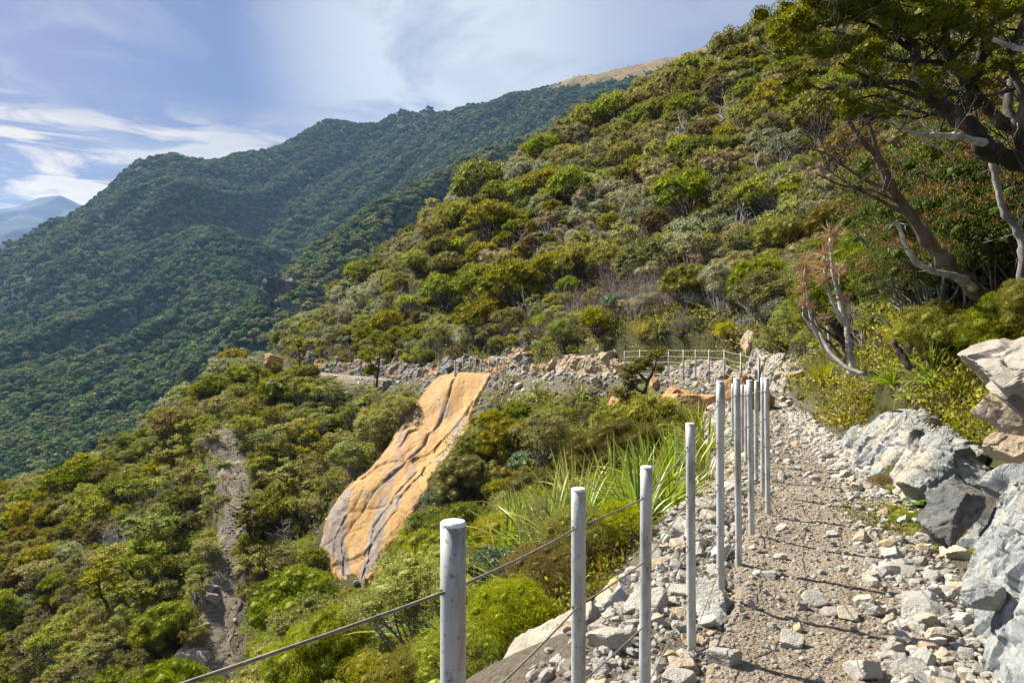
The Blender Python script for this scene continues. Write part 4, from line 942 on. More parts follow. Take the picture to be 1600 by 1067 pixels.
def fern(seed, n=9, L=.5, seg=12, droop=1.1, leaf=.26):
    r = np.random.default_rng(seed); mb = MB()
    for i in range(n):
        a = i / n * 6.28 + r.random() * .6; out = np.array([math.cos(a), math.sin(a), 0]); sd_ = np.array([-math.sin(a), math.cos(a), 0.]); el = .5 + .5 * r.random(); d = out * math.sin(el) + np.array([0, 0, math.cos(el)]); p = np.zeros(3); l = L * (.7 + .5 * r.random()); pts = [p]
        for k in range(seg): d = d + np.array([0, 0, -droop / seg]); d /= np.linalg.norm(d); pts.append(pts[-1] + d * l / seg)
        pts = np.array(pts); mb.tube(pts, np.linspace(.006, .002, seg + 1) * L * 2, 3, tone=.3, cap=False)
        t = np.linspace(.12, 1, seg * 2); pp = np.stack([np.interp(t, np.linspace(0, 1, seg + 1), pts[:, c]) for c in range(3)], 1); dd = np.gradient(pp, axis=0); dd /= np.linalg.norm(dd, axis=1)[:, None]
        for sg in (-1, 1):
            ax = sd_ * sg + dd * .45; ln = leaf * L * np.sin(np.clip(t * .95 + .08, 0, 1) * np.pi) ** .7
            nrm = np.cross(ax, dd); w = dd * (ln * .16)[:, None]; e = pp + ax * ln[:, None] - np.array([0, 0, .12]) * ln[:, None]
            v = np.stack([pp, pp + ax * (ln * .4)[:, None] + w, e, pp + ax * (ln * .4)[:, None] - w], 1).reshape(-1, 3); ii = np.arange(len(t))[:, None] * 4
            mb.add(v, quads=ii + np.array([0, 1, 2, 3]), tone=np.clip(.5 + .25 * r.normal() + 0 * np.repeat(t, 4), 0, 1))
    return mb

# ------------------------------------------------------------------ plant kinds; every kind has a few individuals at three levels of detail
KINDS = {}
def kind(key, name, cat, gen, foliage, wood, parts, desc, R, nvar=3):
    KINDS[key] = dict(key=key, name=name, cat=cat, gen=gen, foliage=foliage, wood=wood, parts=parts, desc=desc, R=R, nvar=nvar, cache={})
def get(key, lod, var):
    K = KINDS[key]; k = (lod, var)
    if k not in K['cache']:
        mb, ms = K['gen'](1000 + hash_s(key) % 900 + var * 7, lod)
        mats = K['foliage'][var % len(K['foliage'])]
        a = b = None
        if mb is not None and mb.n: a = mb.mesh(K['parts'][0], True); a.materials.append(M[mats])
        if ms is not None and ms.n: b = ms.mesh(K['parts'][1], True); b.materials.append(M[K['wood']])
        K['cache'][k] = (a, b)
    return K['cache'][k]
def get_joined(key, lod, var):
    """crown and stems in one mesh, for plants that are only a few pixels tall"""
    K = KINDS[key]; k = ('j', lod, var)
    if k not in K['cache']:
        mb, ms = K['gen'](1000 + hash_s(key) % 900 + var * 7, lod); J = MB(); mats = []
        for i, (b, m) in enumerate(((mb, K['foliage'][var % len(K['foliage'])]), (ms, K['wood']))):
            if b is None or not b.n: continue
            mi = len(mats); mats.append(M[m]); off = J.n
            for q in b.q: J.q.append(q + off); J.qm.append(np.full(len(q), mi))
            for f in b.f: J.f.append(f + off); J.fm.append(np.full(len(f), mi))
            J.v += b.v; J.t += b.t; J.n += b.n
        me = J.mesh(K['name'], True)
        for m in mats: me.materials.append(m)
        K['cache'][k] = me
    return K['cache'][k]
def hash_s(s): return sum((i + 1) * ord(c) * 31 for i, c in enumerate(s))

# lod 0: nearer than ~14 m, 1: to ~42 m, 2: beyond
def g_dense(seed, lod):
    r = np.random.default_rng(seed); H = 2.3 + .8 * r.random()
    return shrub(seed, 1.5, H, (70, 64, 50)[lod], .29, .8, 'dome', (1300, 380, 105)[lod], (.038, .06, .115)[lod], .36, up=.8, spread=.42, corek=.60, loose=.35, nst=4, srad=.055, core_sub=2 if lod < 2 else 1, sides=5 if lod < 2 else 3)
def g_olive(seed, lod):
    r = np.random.default_rng(seed); H = 2.2 + .9 * r.random()
    return shrub(seed, 1.4, H, (44, 40, 30)[lod], .32, .62, 'tier', (520, 200, 90)[lod], (.055, .09, .14)[lod], .4, up=.45, spread=.6, corek=.55, nst=5, srad=.045, twigs=(3, 2, 0)[lod], core_sub=1, sides=5 if lod < 2 else 3)
def g_grey(seed, lod):
    r = np.random.default_rng(seed); H = 2.0 + .8 * r.random()
    return shrub(seed, 1.35, H, (36, 32, 24)[lod], .30, .8, 'dome', (500, 200, 85)[lod], (.045, .08, .13)[lod], .36, up=.5, spread=.7, corek=.5, nst=6, srad=.04, twigs=(5, 3, 1)[lod], core_sub=1, sides=5 if lod < 2 else 3)
def g_blue(seed, lod):
    return shrub(seed, 1.2, 1.7, (30, 26, 18)[lod], .33, .75, 'dome', (150, 80, 36)[lod], (.075, .10, .14)[lod], .45, fan=True, corek=.6, nst=4, srad=.045, core_sub=1, sides=4)
def g_tan(seed, lod):
    return shrub(seed, 1.25, 2.6, (22, 20, 16)[lod], .34, .62, 'top', (500, 240, 110)[lod], (.06, .09, .13)[lod], .3, up=.6, spread=.5, corek=.66, nst=9, srad=.035, twigs=(4, 3, 1)[lod], core_sub=1, sides=4)
def g_dead(seed, lod):
    return None, twiggy(seed, 1.2, 2.2, (20, 16, 12)[lod], (.022, .028, .042)[lod], (3, 3, 2)[lod])
def g_gold(seed, lod):
    return shrub(seed, .9, 1.2, (30, 24, 16)[lod], .24, .85, 'dome', (900, 300, 100)[lod], (.028, .05, .09)[lod], .45, up=.6, spread=.6, corek=.5, nst=5, srad=.02, twigs=(4, 2, 0)[lod], core_sub=1, sides=4)
def g_small(seed, lod):
    return shrub(seed, .8, 1.1, (40, 26, 16)[lod], .19, .95, 'dome', (750, 280, 90)[lod], (.02, .04, .085)[lod], .6, up=.4, spread=.9, corek=.35, nst=7, srad=.014, twigs=(6, 3, 0)[lod], core_sub=1, sides=4)
def g_red(seed, lod):
    tf = lambda r, n, d: np.where(r.random(n) < np.clip(.0 + .5 * (d[:, 2] - .15), .02, .42), .8 + .2 * r.random(n), np.clip(.4 + .2 * r.normal(size=n), 0, .75))
    return shrub(seed, 1.4, 2.6, (44, 38, 26)[lod], .32, .8, 'tier', (700, 340, 100)[lod], (.045, .06, .11)[lod], .42, up=.8, spread=.55, corek=.35, nst=7, srad=.035, twigs=(7, 4, 1)[lod], core_sub=1, tonef=tf)
def g_flax(seed, lod):
    return blades(seed, (95, 70, 44)[lod], 1.0, (.034, .038, .06)[lod], .75, 1.15, (7, 5, 4)[lod], dead=.1)
def g_astelia(seed, lod):
    return blades(seed, (110, 80, 50)[lod], .75, (.03, .035, .055)[lod], 1.0, 1.3, (6, 5, 3)[lod], dead=.18)
def g_tuss(seed, lod):
    return blades(seed, (420, 240, 110)[lod], .62, (.007, .011, .022)[lod], .55, .75, (5, 4, 3)[lod], base=.10, dead=.12)
def g_fern(seed, lod):
    return fern(seed, (13, 18, 16)[lod], .6, (14, 8, 5)[lod], leaf=(.26, .3, .34)[lod]), None
def g_spiky(seed, lod):
    """stems topped with tufts of stiff rust-tipped leaves"""
    r = np.random.default_rng(seed); mb = MB(); ms = MB()
    for i in range(7):
        a = r.random() * 6.28; top = np.array([math.cos(a) * .7 * r.random(), math.sin(a) * .7 * r.random(), 1.2 + 1.3 * r.random()]); b = top * np.array([.12, .12, 0]) - np.array([0, 0, .2])
        mid = b * .5 + top * .5 + r.normal(size=3) * .1; ms.tube([b, b * .7 + mid * .3, mid, top * .7 + mid * .3, top], [.035, .03, .026, .022, .018], 5, cap=False)
        for k in range(1 + int(r.random() * 3)):
            c = top - np.array([0, 0, .22]) * k + r.normal(size=3) * .05 * k; n = (70, 46, 26)[lod]; d = rnd_dirs(r, n, .25)
            leaves(mb, np.repeat(c[None], n, 0), d, r, .28, (.05, .07, .12)[lod], np.clip(.5 + .3 * r.normal(size=n), 0, 1), bend=.3)
    return mb, ms
CR, ST = 'crown', 'stem'
kind('dense', 'dense_shrub', 'shrub', g_dense, ['dense_leaf', 'dense_leaf', 'dense_leaf', 'rust_leaf', 'dense_leaf', 'dense_leaf'], 'brown_bark', ('crown', 'stem'), 'dense dark green', 1.5, 6)
kind('olive', 'leafy_shrub', 'shrub', g_olive, ['olive_leaf'], 'grey_bark', ('crown', 'stem'), 'open olive green', 1.4, 4)
kind('grey', 'grey_shrub', 'shrub', g_grey, ['grey_leaf', 'grey_leaf', 'olive_leaf'], 'grey_bark', ('crown', 'stem'), 'soft grey-green', 1.35, 3)
kind('blue', 'broadleaf_shrub', 'shrub', g_blue, ['blue_leaf'], 'grey_bark', ('crown', 'stem'), 'glossy blue-green broadleaf', 1.2, 3)
kind('tan', 'pale_topped_shrub', 'shrub', g_tan, ['tan_leaf', 'tan_leaf', 'grey_leaf'], 'pale_bark', ('crown', 'stem'), 'pale tan-topped', 1.25, 3)
kind('dead', 'dead_shrub', 'shrub', g_dead, ['dry_leaf'], 'mauve_twig', ('crown', 'twigs'), 'bare mauve-grey twiggy', 1.2, 3)
kind('snag', 'bare_shrub', 'shrub', lambda seed, lod: (None, twiggy(seed, 1.3, 3.0, (9, 8, 7)[lod], (.03, .035, .055)[lod], (3, 3, 2)[lod], sway=.24)), ['dry_leaf'], 'pale_bark', ('crown', 'twigs'), 'bare bleached pale-branched', 1.0, 3)
kind('gold', 'golden_shrub', 'shrub', g_gold, ['gold_leaf'], 'brown_bark', ('crown', 'stem'), 'bright yellow-green', .9, 3)
kind('small', 'small_leaved_shrub', 'shrub', g_small, ['brown_leaf', 'gold_leaf', 'olive_leaf'], 'brown_bark', ('crown', 'stem'), 'fine small-leaved', .8, 3)
kind('red', 'red_tipped_shrub', 'shrub', g_red, ['red_tip_leaf'], 'grey_bark', ('crown', 'stem'), 'red-tipped green', 1.4, 3)
kind('flax', 'flax_plant', 'plant', g_flax, ['flax_leaf'], 'dry_leaf', ('blades', 'dead_blades'), 'green strap-leaved', 1.0, 3)
kind('astelia', 'astelia_plant', 'plant', g_astelia, ['flax_leaf', 'olive_leaf'], 'dry_leaf', ('blades', 'dead_blades'), 'arching strap-leaved', .7, 3)
kind('tuss', 'tussock', 'grass', g_tuss, ['tussock_leaf', 'moss_leaf'], 'dry_leaf', ('blades', 'dead_blades'), 'fine golden-green', .5, 3)
kind('fern', 'fern', 'fern', g_fern, ['fern_leaf'], 'brown_bark', ('fronds', 'stem'), 'bright green', .55, 3)
kind('spiky', 'grass_tree', 'shrub', g_spiky, ['rust_leaf', 'dry_leaf'], 'pale_bark', ('tuft', 'stem'), 'spiky rust-tufted', .9, 3)

PL = []            # every plant that will stand in the near country: (kind, x, y, scale, variant, tilt, label or None)
def put(key, x, y, sc, var=None, label=None, tilt=(0, 0), rz=None, dz=0, fixed=True, sq=1.0):
    PL.append(dict(key=key, x=x, y=y, sc=sc, var=R.randrange(KINDS[key]['nvar']) if var is None else var, label=label, tilt=tilt, rz=R.random() * 6.28 if rz is None else rz, dz=dz, fixed=fixed, sq=sq))
def on_ground(px, py, ymin=1.0):
    """where the view ray through a surveyed photo point meets the slope"""
    d = Vector(((px - CX) / F, 1, (CY - py) / F)).normalized(); h = BVH.ray_cast(d * ymin, d); return h[0]
R = random.Random(21)
def visible(x, y, z, h):
    """does anything of a plant of height h at this spot clear the ground in front of it (seen from about the camera)?"""
    for ox in (0.0, 1.2, -1.0):
        o = Vector((ox, 0, .3))
        p = Vector((x, y, z + h)); d = p - o; L = d.length; hit = BVH.ray_cast(o, d / L, L - .3)
        if hit[0] is None: return True
    return False
occ = {}
def free(x, y, r, k=.5, commit=True):
    c = 3.0; i, j = int(x // c), int(y // c)
    for a in range(i - 1, i + 2):
        for b in range(j - 1, j + 2):
            for (u, v, w) in occ.get((a, b), ()):
                if (u - x) ** 2 + (v - y) ** 2 < ((r + w) * k) ** 2: return False
    if commit: occ.setdefault((i, j), []).append((x, y, r))
    return True
def reserve(key, x, y, sc): free(x, y, KINDS[key]['R'] * sc, 0)

# --- individually surveyed plants
def sp(key, px, py, sc, label=None, var=None, **kw):
    h = on_ground(px, py)
    if h is None: return
    put(key, h.x, h.y, sc, var, label, **kw); reserve(key, h.x, h.y, sc * .8)
sp('dense', 1070, 350, 1.75, 'largest dark green rounded shrub, alone in the middle of the slope', 0)
sp('dense', 1225, 420, 1.15, 'tall bright yellow-green dense shrub left of the rust-brown one', 1)
sp('dense', 1300, 410, 1.15, 'rust-brown dense shrub behind the grass trees', 3)
sp('dense', 1190, 490, 1.05, 'wide dense shrub just above the far bend of the fence', 2)
sp('dense', 1075, 490, .95, 'dense dark green dome directly above the far fence', 1)
sp('blue', 1150, 450, .7, 'small pale blue-green bush between two dense shrubs')
sp('blue', 970, 495, .8, 'pale blue-green bush above the left end of the far fence')
sp('gold', 850, 520, 1.0, 'bright yellow bush on top of the cream rock bank')
sp('tuss', 1000, 525, 2.0, 'tall yellow-green grass clump above the far fence')
sp('tuss', 905, 500, 1.6, 'yellowish grass clump on the slope above the cream rock bank')
sp('tuss', 1290, 600, 1.5, 'bright yellow-green tussock over the bank at the far end of the near track', 0)
for px, py, sc in ((1275, 500, .85), (1300, 540, .75), (1330, 520, .6)): sp('spiky', px, py, sc, None)
for px, py, sc in ((1400, 480, 1.0), (1460, 440, 1.1), (1500, 500, .9), (1440, 520, .8), (1530, 440, 1.1), (1380, 520, .75), (1575, 400, .8), (1590, 500, .9), (1620, 430, .9)): sp('red', px, py, sc)
sp('gold', 1475, 565, .8, 'lime-green low bush under the red-tipped shrubs')
sp('gold', 1440, 560, .6, 'small lime-green bush left of the larger lime one')
for px, py, sc, lb in ((1455, 600, .75, 'dark green flax with stiff blades on the bank above the mid outcrop'), (1395, 600, .62, 'drooping flax left of the stiff dark flax on the bank'), (1350, 590, .5, 'small drooping flax beside the bright tussock'), (1490, 615, .4, None), (1420, 620, .4, None)): sp('flax' if sc > .6 else 'astelia', px, py, sc, lb)
# moss bay and plants in the gap between the outcrop and the near rock face
for px, py, sc in ((1405, 775, .42), (1425, 765, .5), (1445, 760, .45), (1440, 790, .35), (1415, 790, .3), (1480, 700, .35), (1500, 665, .35), (1460, 690, .3)): sp('fern', px, py, sc)
for px, py, sc in ((1380, 770, .2), (1405, 760, .25), (1440, 700, .35), (1455, 730, .3)): sp('small', px, py, sc)
sp('tuss', 1420, 845, .28, 'thin golden grass tuft growing from the moss at the track edge', 0)
for px, py, sc in ((1335, 640, .4), (1385, 650, .45), (1450, 650, .5), (1500, 640, .45), (1480, 660, .45), (1300, 640, .4), (1420, 665, .4), (1470, 720, .4), (1250, 625, .5), (1235, 610, .5)): sp('tuss', px, py, sc, var=1)
for px, py, sc in ((870, 760, .7), (910, 740, .75), (950, 715, .8), (985, 700, .7), (1040, 695, .8), (1000, 770, .55), (930, 800, .5), (880, 820, .45), (1060, 745, .6), (1105, 715, .6), (845, 800, .5), (900, 690, .8), (960, 660, .9), (1090, 690, .6)): sp('flax', px, py, sc * 1.45)
for px, py, sc in ((1400, 300, .9), (1470, 310, .9), (1530, 320, .8), (1340, 300, 1.0), (1440, 280, .9)): sp('grey', px, py, sc)
# flax and golden shrubs left of the fence
for x, y, sc, lb in ((1.75, 8.2, 1.0, 'big flax with broad blades right behind the fifth and sixth posts'), (1.25, 7.3, .95, 'big yellow-green flax behind the fourth post'), (2.5, 9.6, .75, 'flax seen between the clustered posts'), (.75, 8.6, 1.15, 'flax left of the fourth post in golden bushes'),
                 (.35, 7.7, 1.2, None), (.6, 7.1, 1.0, None), (.1, 6.6, .8, None), (-.1, 8.2, 1.2, None), (1.9, 10.2, 1.2, None), (.2, 9.3, 1.3, None), (.9, 10.5, 1.4, None), (1.3, 9.3, 1.3, None), (-.3, 6.1, .6, None), (-.8, 8.6, 1.1, None), (2.1, 11.6, 1.2, None), (.1, 10.6, 1.2, None)): put('flax', x, y, sc, label=lb); reserve('flax', x, y, sc * .45)
for x, y, sc in ((.62, 6.5, .5), (.95, 7.9, .5), (.95, 6.5, .38), (.3, 6.1, .5), (-.3, 7.6, .7), (.6, 8.2, .7), (1.4, 9.0, .6), (-.7, 5.6, .5), (-.35, 5.0, .42), (.0, 5.3, .45)): put('small', x, y, sc, var=R.choice((0, 1, 1))); reserve('small', x, y, sc * .6)
for x, y, sc in ((0, 8.6, .75), (1.0, 9.8, .8), (-.6, 9.2, .8), (.4, 10.6, .9), (1.6, 11.6, .8), (-1.2, 7.4, .6), (-.2, 6.2, .4)): put('gold', x, y, sc); reserve('gold', x, y, sc * .6)
for x, y, sc in ((-.75, 4.7, .5), (-.5, 4.3, .45), (-.9, 5.2, .45), (-.4, 4.75, .35)): put('fern', x, y, sc); reserve('fern', x, y, sc * .5)
for px, py, sc in ((800, 830, .7), (830, 800, .6), (775, 655, .5), (745, 830, .5), (690, 800, .8), (960, 660, .5), (1010, 665, .5)): sp('blue', px, py, sc)
# strap plants hanging over the far side of the gully
for px, py, sc in ((860, 640, 1.7), (905, 625, 2.0), (935, 650, 1.6), (850, 690, 1.6), (880, 680, 1.7), (800, 640, 1.4), (840, 620, 1.5), (780, 680, 1.3), (900, 700, 1.4), (820, 720, 1.4), (1010, 625, 1.5), (1020, 660, 1.4), (760, 650, 1.0), (870, 740, 1.3), (745, 700, 1.1), (780, 640, 1.2), (815, 665, 1.5), (845, 660, 1.5), (890, 650, 1.4), (925, 680, 1.6), (955, 690, 1.5), (985, 680, 1.4), (830, 700, 1.4), (795, 700, 1.3), (765, 680, 1.2), (950, 630, 1.3), (900, 740, 1.4), (940, 720, 1.3), (860, 700, 1.5)): sp('astelia', px, py, sc)
for px, py, sc in ((770, 680, .55), (810, 675, .55), (870, 685, .6), (915, 665, .45), (850, 735, .9), (790, 735, .9), (740, 745, .8), (720, 785, .8), (1000, 665, .5), (950, 685, .55), (1035, 695, .5)): sp(R.choice(('dense', 'olive', 'dense')), px, py, sc)
for px, py, sc in ((315, 735, 1.3), (325, 765, 1.3), (330, 800, 1.5), (310, 830, 1.5), (290, 850, 1.3), (300, 880, 1.5), (285, 920, 1.6), (270, 945, 1.5), (330, 850, 1.2), (345, 720, 1.0), (300, 980, 1.2)): [sp('fern', px + R.uniform(-9, 9), py + R.uniform(-9, 9), sc * R.uniform(.7, 1.1)) for _ in range(3)]
for px, py, sc in ((285, 960, 1.6), (270, 980, 1.5), (300, 810, 1.5), (265, 930, 1.4), (320, 700, 1.3)): sp('astelia', px, py, sc)

# --- the closed bush, filled in by ecology: kind patches, slope zones
TRK = TRACK; 
SLAB_IN = SLAB.mean(0) + (SLAB - SLAB.mean(0)) * np.array([.8, .92])
def blocked(x, y, r, i):
    D = QT[0][i]; w = QT[4][i]; s = QT[2][i:i + 1]; yy = y
    up, dn = (1.35, .25) if yy > 22 else ((1.3, 2.3) if yy < 5.5 else ((1.15, 1.25) if yy < 10 else (.9, 1.2)))
    if -(w + dn + .35 * r) < D < w + up + .25 * r: return True
    if 38 < s[0] < 62 and -(w + 1.7 - .8 * vnoise(np.array([s[0] / 2.]), np.array([0.]))[0]) < D < 0: return True     # rubble under the far track
    if abs(QL[0][i]) < QL[4][i] * .85 + .3 * r: return True
    if in_poly(x, y, SLAB_IN): return True
    for a, b, c in ((-12.2, 38.6, 1.5), (-11.2, 36.4, 1.2), (-12.8, 41.2, 1.1)):                     # slip debris at the foot of the slab
        if (x - a) ** 2 + (y - b) ** 2 < c * c: return True
    return False
def zone(x, y, D=None):
    D = TRACK.query(np.array([x]), np.array([y]))[0] if D is None else [D]
    if abs(D[0]) < 1e6: side = D[0] > 0
    else:
        k = ((TRACK.p[:, :2] - np.array([x, y])) ** 2).sum(1).argmin(); rr = np.array([x, y]) - TRACK.p[k, :2]; side = rr[0] * TRACK.t[k, 1] - rr[1] * TRACK.t[k, 0] > 0
    if side: return 'slope'
    if y < 14 and x > -4.5: return 'bank'
    if y < 46 and x > -9.5: return 'gully'
    return 'spur'
MIXES = dict(slope=dict(dense=.34, olive=.18, grey=.15, tan=.13, dead=.13, snag=.05, blue=.03, gold=.03, spiky=.02, small=.01),
             spur=dict(dense=.22, olive=.42, grey=.16, dead=.06, snag=.04, blue=.04, gold=.03, tan=.02, fern=.04),
             gully=dict(dense=.30, olive=.24, blue=.16, astelia=.12, grey=.06, small=.06, gold=.06),
             bank=dict(small=.30, olive=.16, gold=.16, dense=.12, blue=.12, astelia=.06, fern=.04, grey=.04))
def choose(i_, zn):
    mix = MIXES[zn]; best, bk = -9, None
    for i, (k, w_) in enumerate(mix.items()):
        patch = PATCH[k][i_]
        s = math.log(w_) + patch * 2.6 + -math.log(-math.log(R.random() + 1e-9) + 1e-9) * .62
        if s > best: best, bk = s, k
    return bk
SIZE = dict(snag=(.6, 1.2), dense=(.5, 1.8), olive=(.5, 1.35), grey=(.45, 1.2), tan=(.6, 1.1), dead=(.7, 1.15), blue=(.5, 1.0), gold=(.6, 1.2), spiky=(.8, 1.3), small=(.7, 1.3), astelia=(.9, 1.7), fern=(1.2, 2.0), flax=(.6, 1.1), red=(.7, 1.1), tuss=(.8, 1.4))
TRACKLINE = ([470, 520, 600, 700, 830, 960, 1100, 1190], [590, 600, 608, 604, 600, 602, 612, 640], [78, 72, 60, 52, 44, 36, 27, 17])
SLABPX = [(682, 598), (770, 612), (738, 650), (700, 700), (688, 735), (656, 774), (632, 808), (610, 846), (604, 885), (565, 925), (535, 915), (510, 870), (503, 822), (530, 776), (570, 738), (614, 692), (650, 645)]
LOWPX = [(340, 682), (362, 680), (380, 715), (388, 760), (382, 790), (366, 815), (360, 880), (370, 930), (378, 1067), (312, 1067), (326, 975), (342, 900), (356, 800), (356, 740)]
def clear_view(x, y, z, r):
    """keeps tall plants out of the openings where the photo shows the far track, the slab and the lower track"""
    hh = r * 1.7
    for dx, dz in ((-.8, .5), (.8, .5), (-.5, .9), (.5, .9), (0, 1), (0, .5)):
        px, py = CX + F * (x + dx * r) / y, CY - F * (z + dz * hh) / y
        if 600 < px < 1190 and y < np.interp(px, TRACKLINE[0], TRACKLINE[2]) and py < np.interp(px, TRACKLINE[0], TRACKLINE[1]): return False
        if 468 < px <= 600 and 8 < y < 70 and py < np.interp(px, [468, 600], [588, 590]): return False
        if y < 52 and in_poly(px, py, SLABPX): return False
        if y < 57 and in_poly(px, py, LOWPX): return False
    return True
def pick(key): return R.choice((0, 1, 2, 4, 5, 0, 1, 2, 4, 5, 0, 4, 3)) if key == 'dense' else R.randrange(KINDS[key]['nvar'])
cand = []
for _ in range(42000):
    y = 3 + (R.random() ** .62) * 142; lim = .80
    x = R.uniform(-lim, lim) * (y + 6); cand.append((x, y))
cand += [(R.uniform(-32, 12), R.uniform(66, 112)) for _ in range(5000)]
ca = np.array(cand); cz = ground_z(ca[:, 0], ca[:, 1], False); elev = (cz + 3.5) / ca[:, 1]
ok = (elev > -.58) & (elev < .62)
PATCH = {k: fbm(ca[:, 0] / 9.0, ca[:, 1] / 12.0, octaves=2, seed=200 + hash_s(k) % 97) for k in KINDS}
QT = TRACK.query(ca[:, 0], ca[:, 1]); QL = LOWER.query(ca[:, 0], ca[:, 1]); QT = (*QT, TRACK.p[QT[3], 3]); QL = (*QL, LOWER.p[QL[3], 3])
n_filled = 0
for ic, ((x, y), z0, o_) in enumerate(zip(cand, cz, ok)):
    if not o_: continue
    zn = zone(x, y, QT[0][ic]); zf = .42 if zn == 'bank' else (.62 if y < 26 else (.8 if y < 40 else (1.05 if zn != 'spur' else .95)))
    sc0 = R.random()
    if not free(x, y, .75 * zf, .5, False): continue
    key = choose(ic, zn); a, b = SIZE[key]; sc = (a + (b - a) * sc0 ** 1.5) * zf * (1.35 if y > 85 else 1)
    if key in ('small', 'gold') and y > 30: sc *= 1.4
    r = KINDS[key]['R'] * sc
    if blocked(x, y, r, ic): continue
    if not free(x, y, r * .8, .55): continue
    z = gz(x, y)
    if not visible(x, y, z, r * 2.0): continue
    if zn != 'slope' and y > 12 and not clear_view(x, y, z, r):
        sc *= .5; r *= .5
        if not clear_view(x, y, z, r): continue
    PL.append(dict(key=key, x=x, y=y, sc=sc, var=pick(key), label=None, tilt=(-.10, -.08) if zn == 'slope' else (0, -.05), rz=R.random() * 6.28, dz=0, fixed=False, sq=R.uniform(.8, 1.2))); n_filled += 1
for _ in range(2600):                                    # the fringe that hangs over the cut face of the track
    k = R.randrange(int(np.searchsorted(TRACK.s, 18.5)), len(TRACK.p) - 30); x0, y0, z0, w0 = TRACK.p[k]; off = w0 + (1.15 if y0 > 30 else 1.0) + 3.6 * R.random() ** 1.3
    x, y = x0 + TRACK.t[k, 1] * off, y0 - TRACK.t[k, 0] * off; key = R.choice(('dense', 'dense', 'olive', 'olive', 'grey', 'tan', 'dead', 'dead', 'snag', 'astelia', 'small', 'gold') if y0 > 24 else ('tuss', 'tuss', 'astelia', 'astelia', 'small', 'gold', 'olive', 'flax')); a, b = SIZE[key]; sc = (a + (b - a) * R.random()) * (.62 if key in ('dense', 'olive', 'grey', 'tan', 'dead') else .9) * (1 if y0 > 24 else .6); r = KINDS[key]['R'] * sc
    if free(x, y, r * .7, .62): PL.append(dict(key=key, x=x, y=y, sc=sc, var=R.randrange(KINDS[key]['nvar']), label=None, tilt=(.1, -.1), rz=R.random() * 6.28, dz=-.05, fixed=False, sq=R.uniform(.85, 1.2)))
print('bush plants', len(PL), {k: sum(p['key'] == k for p in PL) for k in KINDS})

# ------------------------------------------------------------------ individually modelled trees, branches and logs
def pts3(L): return [P(*a) for a in L]
def limb(mb, L, r0, r1, r, sides=8, wob=.03, sub=4, world=False):
    """a gnarled limb through surveyed points"""
    p = np.array(L if world else pts3(L), float); k = len(p); t = np.linspace(0, k - 1, (k - 1) * sub + 1)
    Pd = np.vstack([2 * p[0] - p[1], p, 2 * p[-1] - p[-2]]); out = []
    for u in t:
        i = min(int(u), k - 2); f = u - i; a, b, c, d = Pd[i:i + 4]; out.append(.5 * (2 * b + (c - a) * f + (2 * a - 5 * b + 4 * c - d) * f ** 2 + (3 * b - a - 3 * c + d) * f ** 3))
    out = np.array(out); rr = np.linspace(r0, r1, len(out)) * (1 + .13 * r.normal(size=len(out))); out[1:-1] += r.normal(size=(len(out) - 2, 3)) * wob * rr[1:-1, None] * 6
    mb.tube(out, np.abs(rr), sides); return out
def twigs_on(mb, line, r, n, L, rad, levels=2, up=.2, sway=.2):
    def grow(p, d, L_, rd, lv):
        q = [p]
        for i in range(4): d = d + r.normal(size=3) * sway; d /= np.linalg.norm(d); q.append(q[-1] + d * L_ / 4)
        mb.tube(q, np.linspace(rd, rd * .4, 5), 4 if rd > .006 else 3, cap=False); ends.append(q[-1])
        if lv:
            for i in range(3): e = d + r.normal(size=3) * .6; e /= np.linalg.norm(e); grow(q[1 + int(r.random() * 4) % 4], e, L_ * (.45 + .3 * r.random()), rd * .55, lv - 1)
    ends = []
    for i in range(n):
        j = int(r.random() * (len(line) - 1)); d = line[min(j + 1, len(line) - 1)] - line[j]; d /= np.linalg.norm(d) + 1e-9; d = d * .5 + r.normal(size=3) * .55 + np.array([0, 0, up]); d /= np.linalg.norm(d); grow(line[j], d, L * (.6 + .7 * r.random()), rad, levels)
    return ends
def clumps(mb, centres, r, per=900, ll=.045, lw=.42, up=.6, flat=.7, corek=.7, tone=.45):
    for c, s in centres:
        c = np.array(c); rad = np.array([s, s, s * flat])
        for j in range(5):                                   # each clump is a handful of tufts
            cc = c + r.normal(size=3) * rad * .55; rs = rad * (.38 + .25 * r.random()); n = int(per / 5 * (s / .3) ** 2)
            if corek: core(mb, cc, rs, r, 2, k=corek)
            d = rnd_dirs(r, n, .25); leaves(mb, cc + d * rs * (.75 + .35 * r.random(n))[:, None], d * .8 + r.normal(size=(n, 3)) * .45 + np.array([0, 0, up]), r, ll, lw, face=d, tone= np.clip(tone + .12 * r.normal() + .25 * r.normal(size=n), 0, 1))

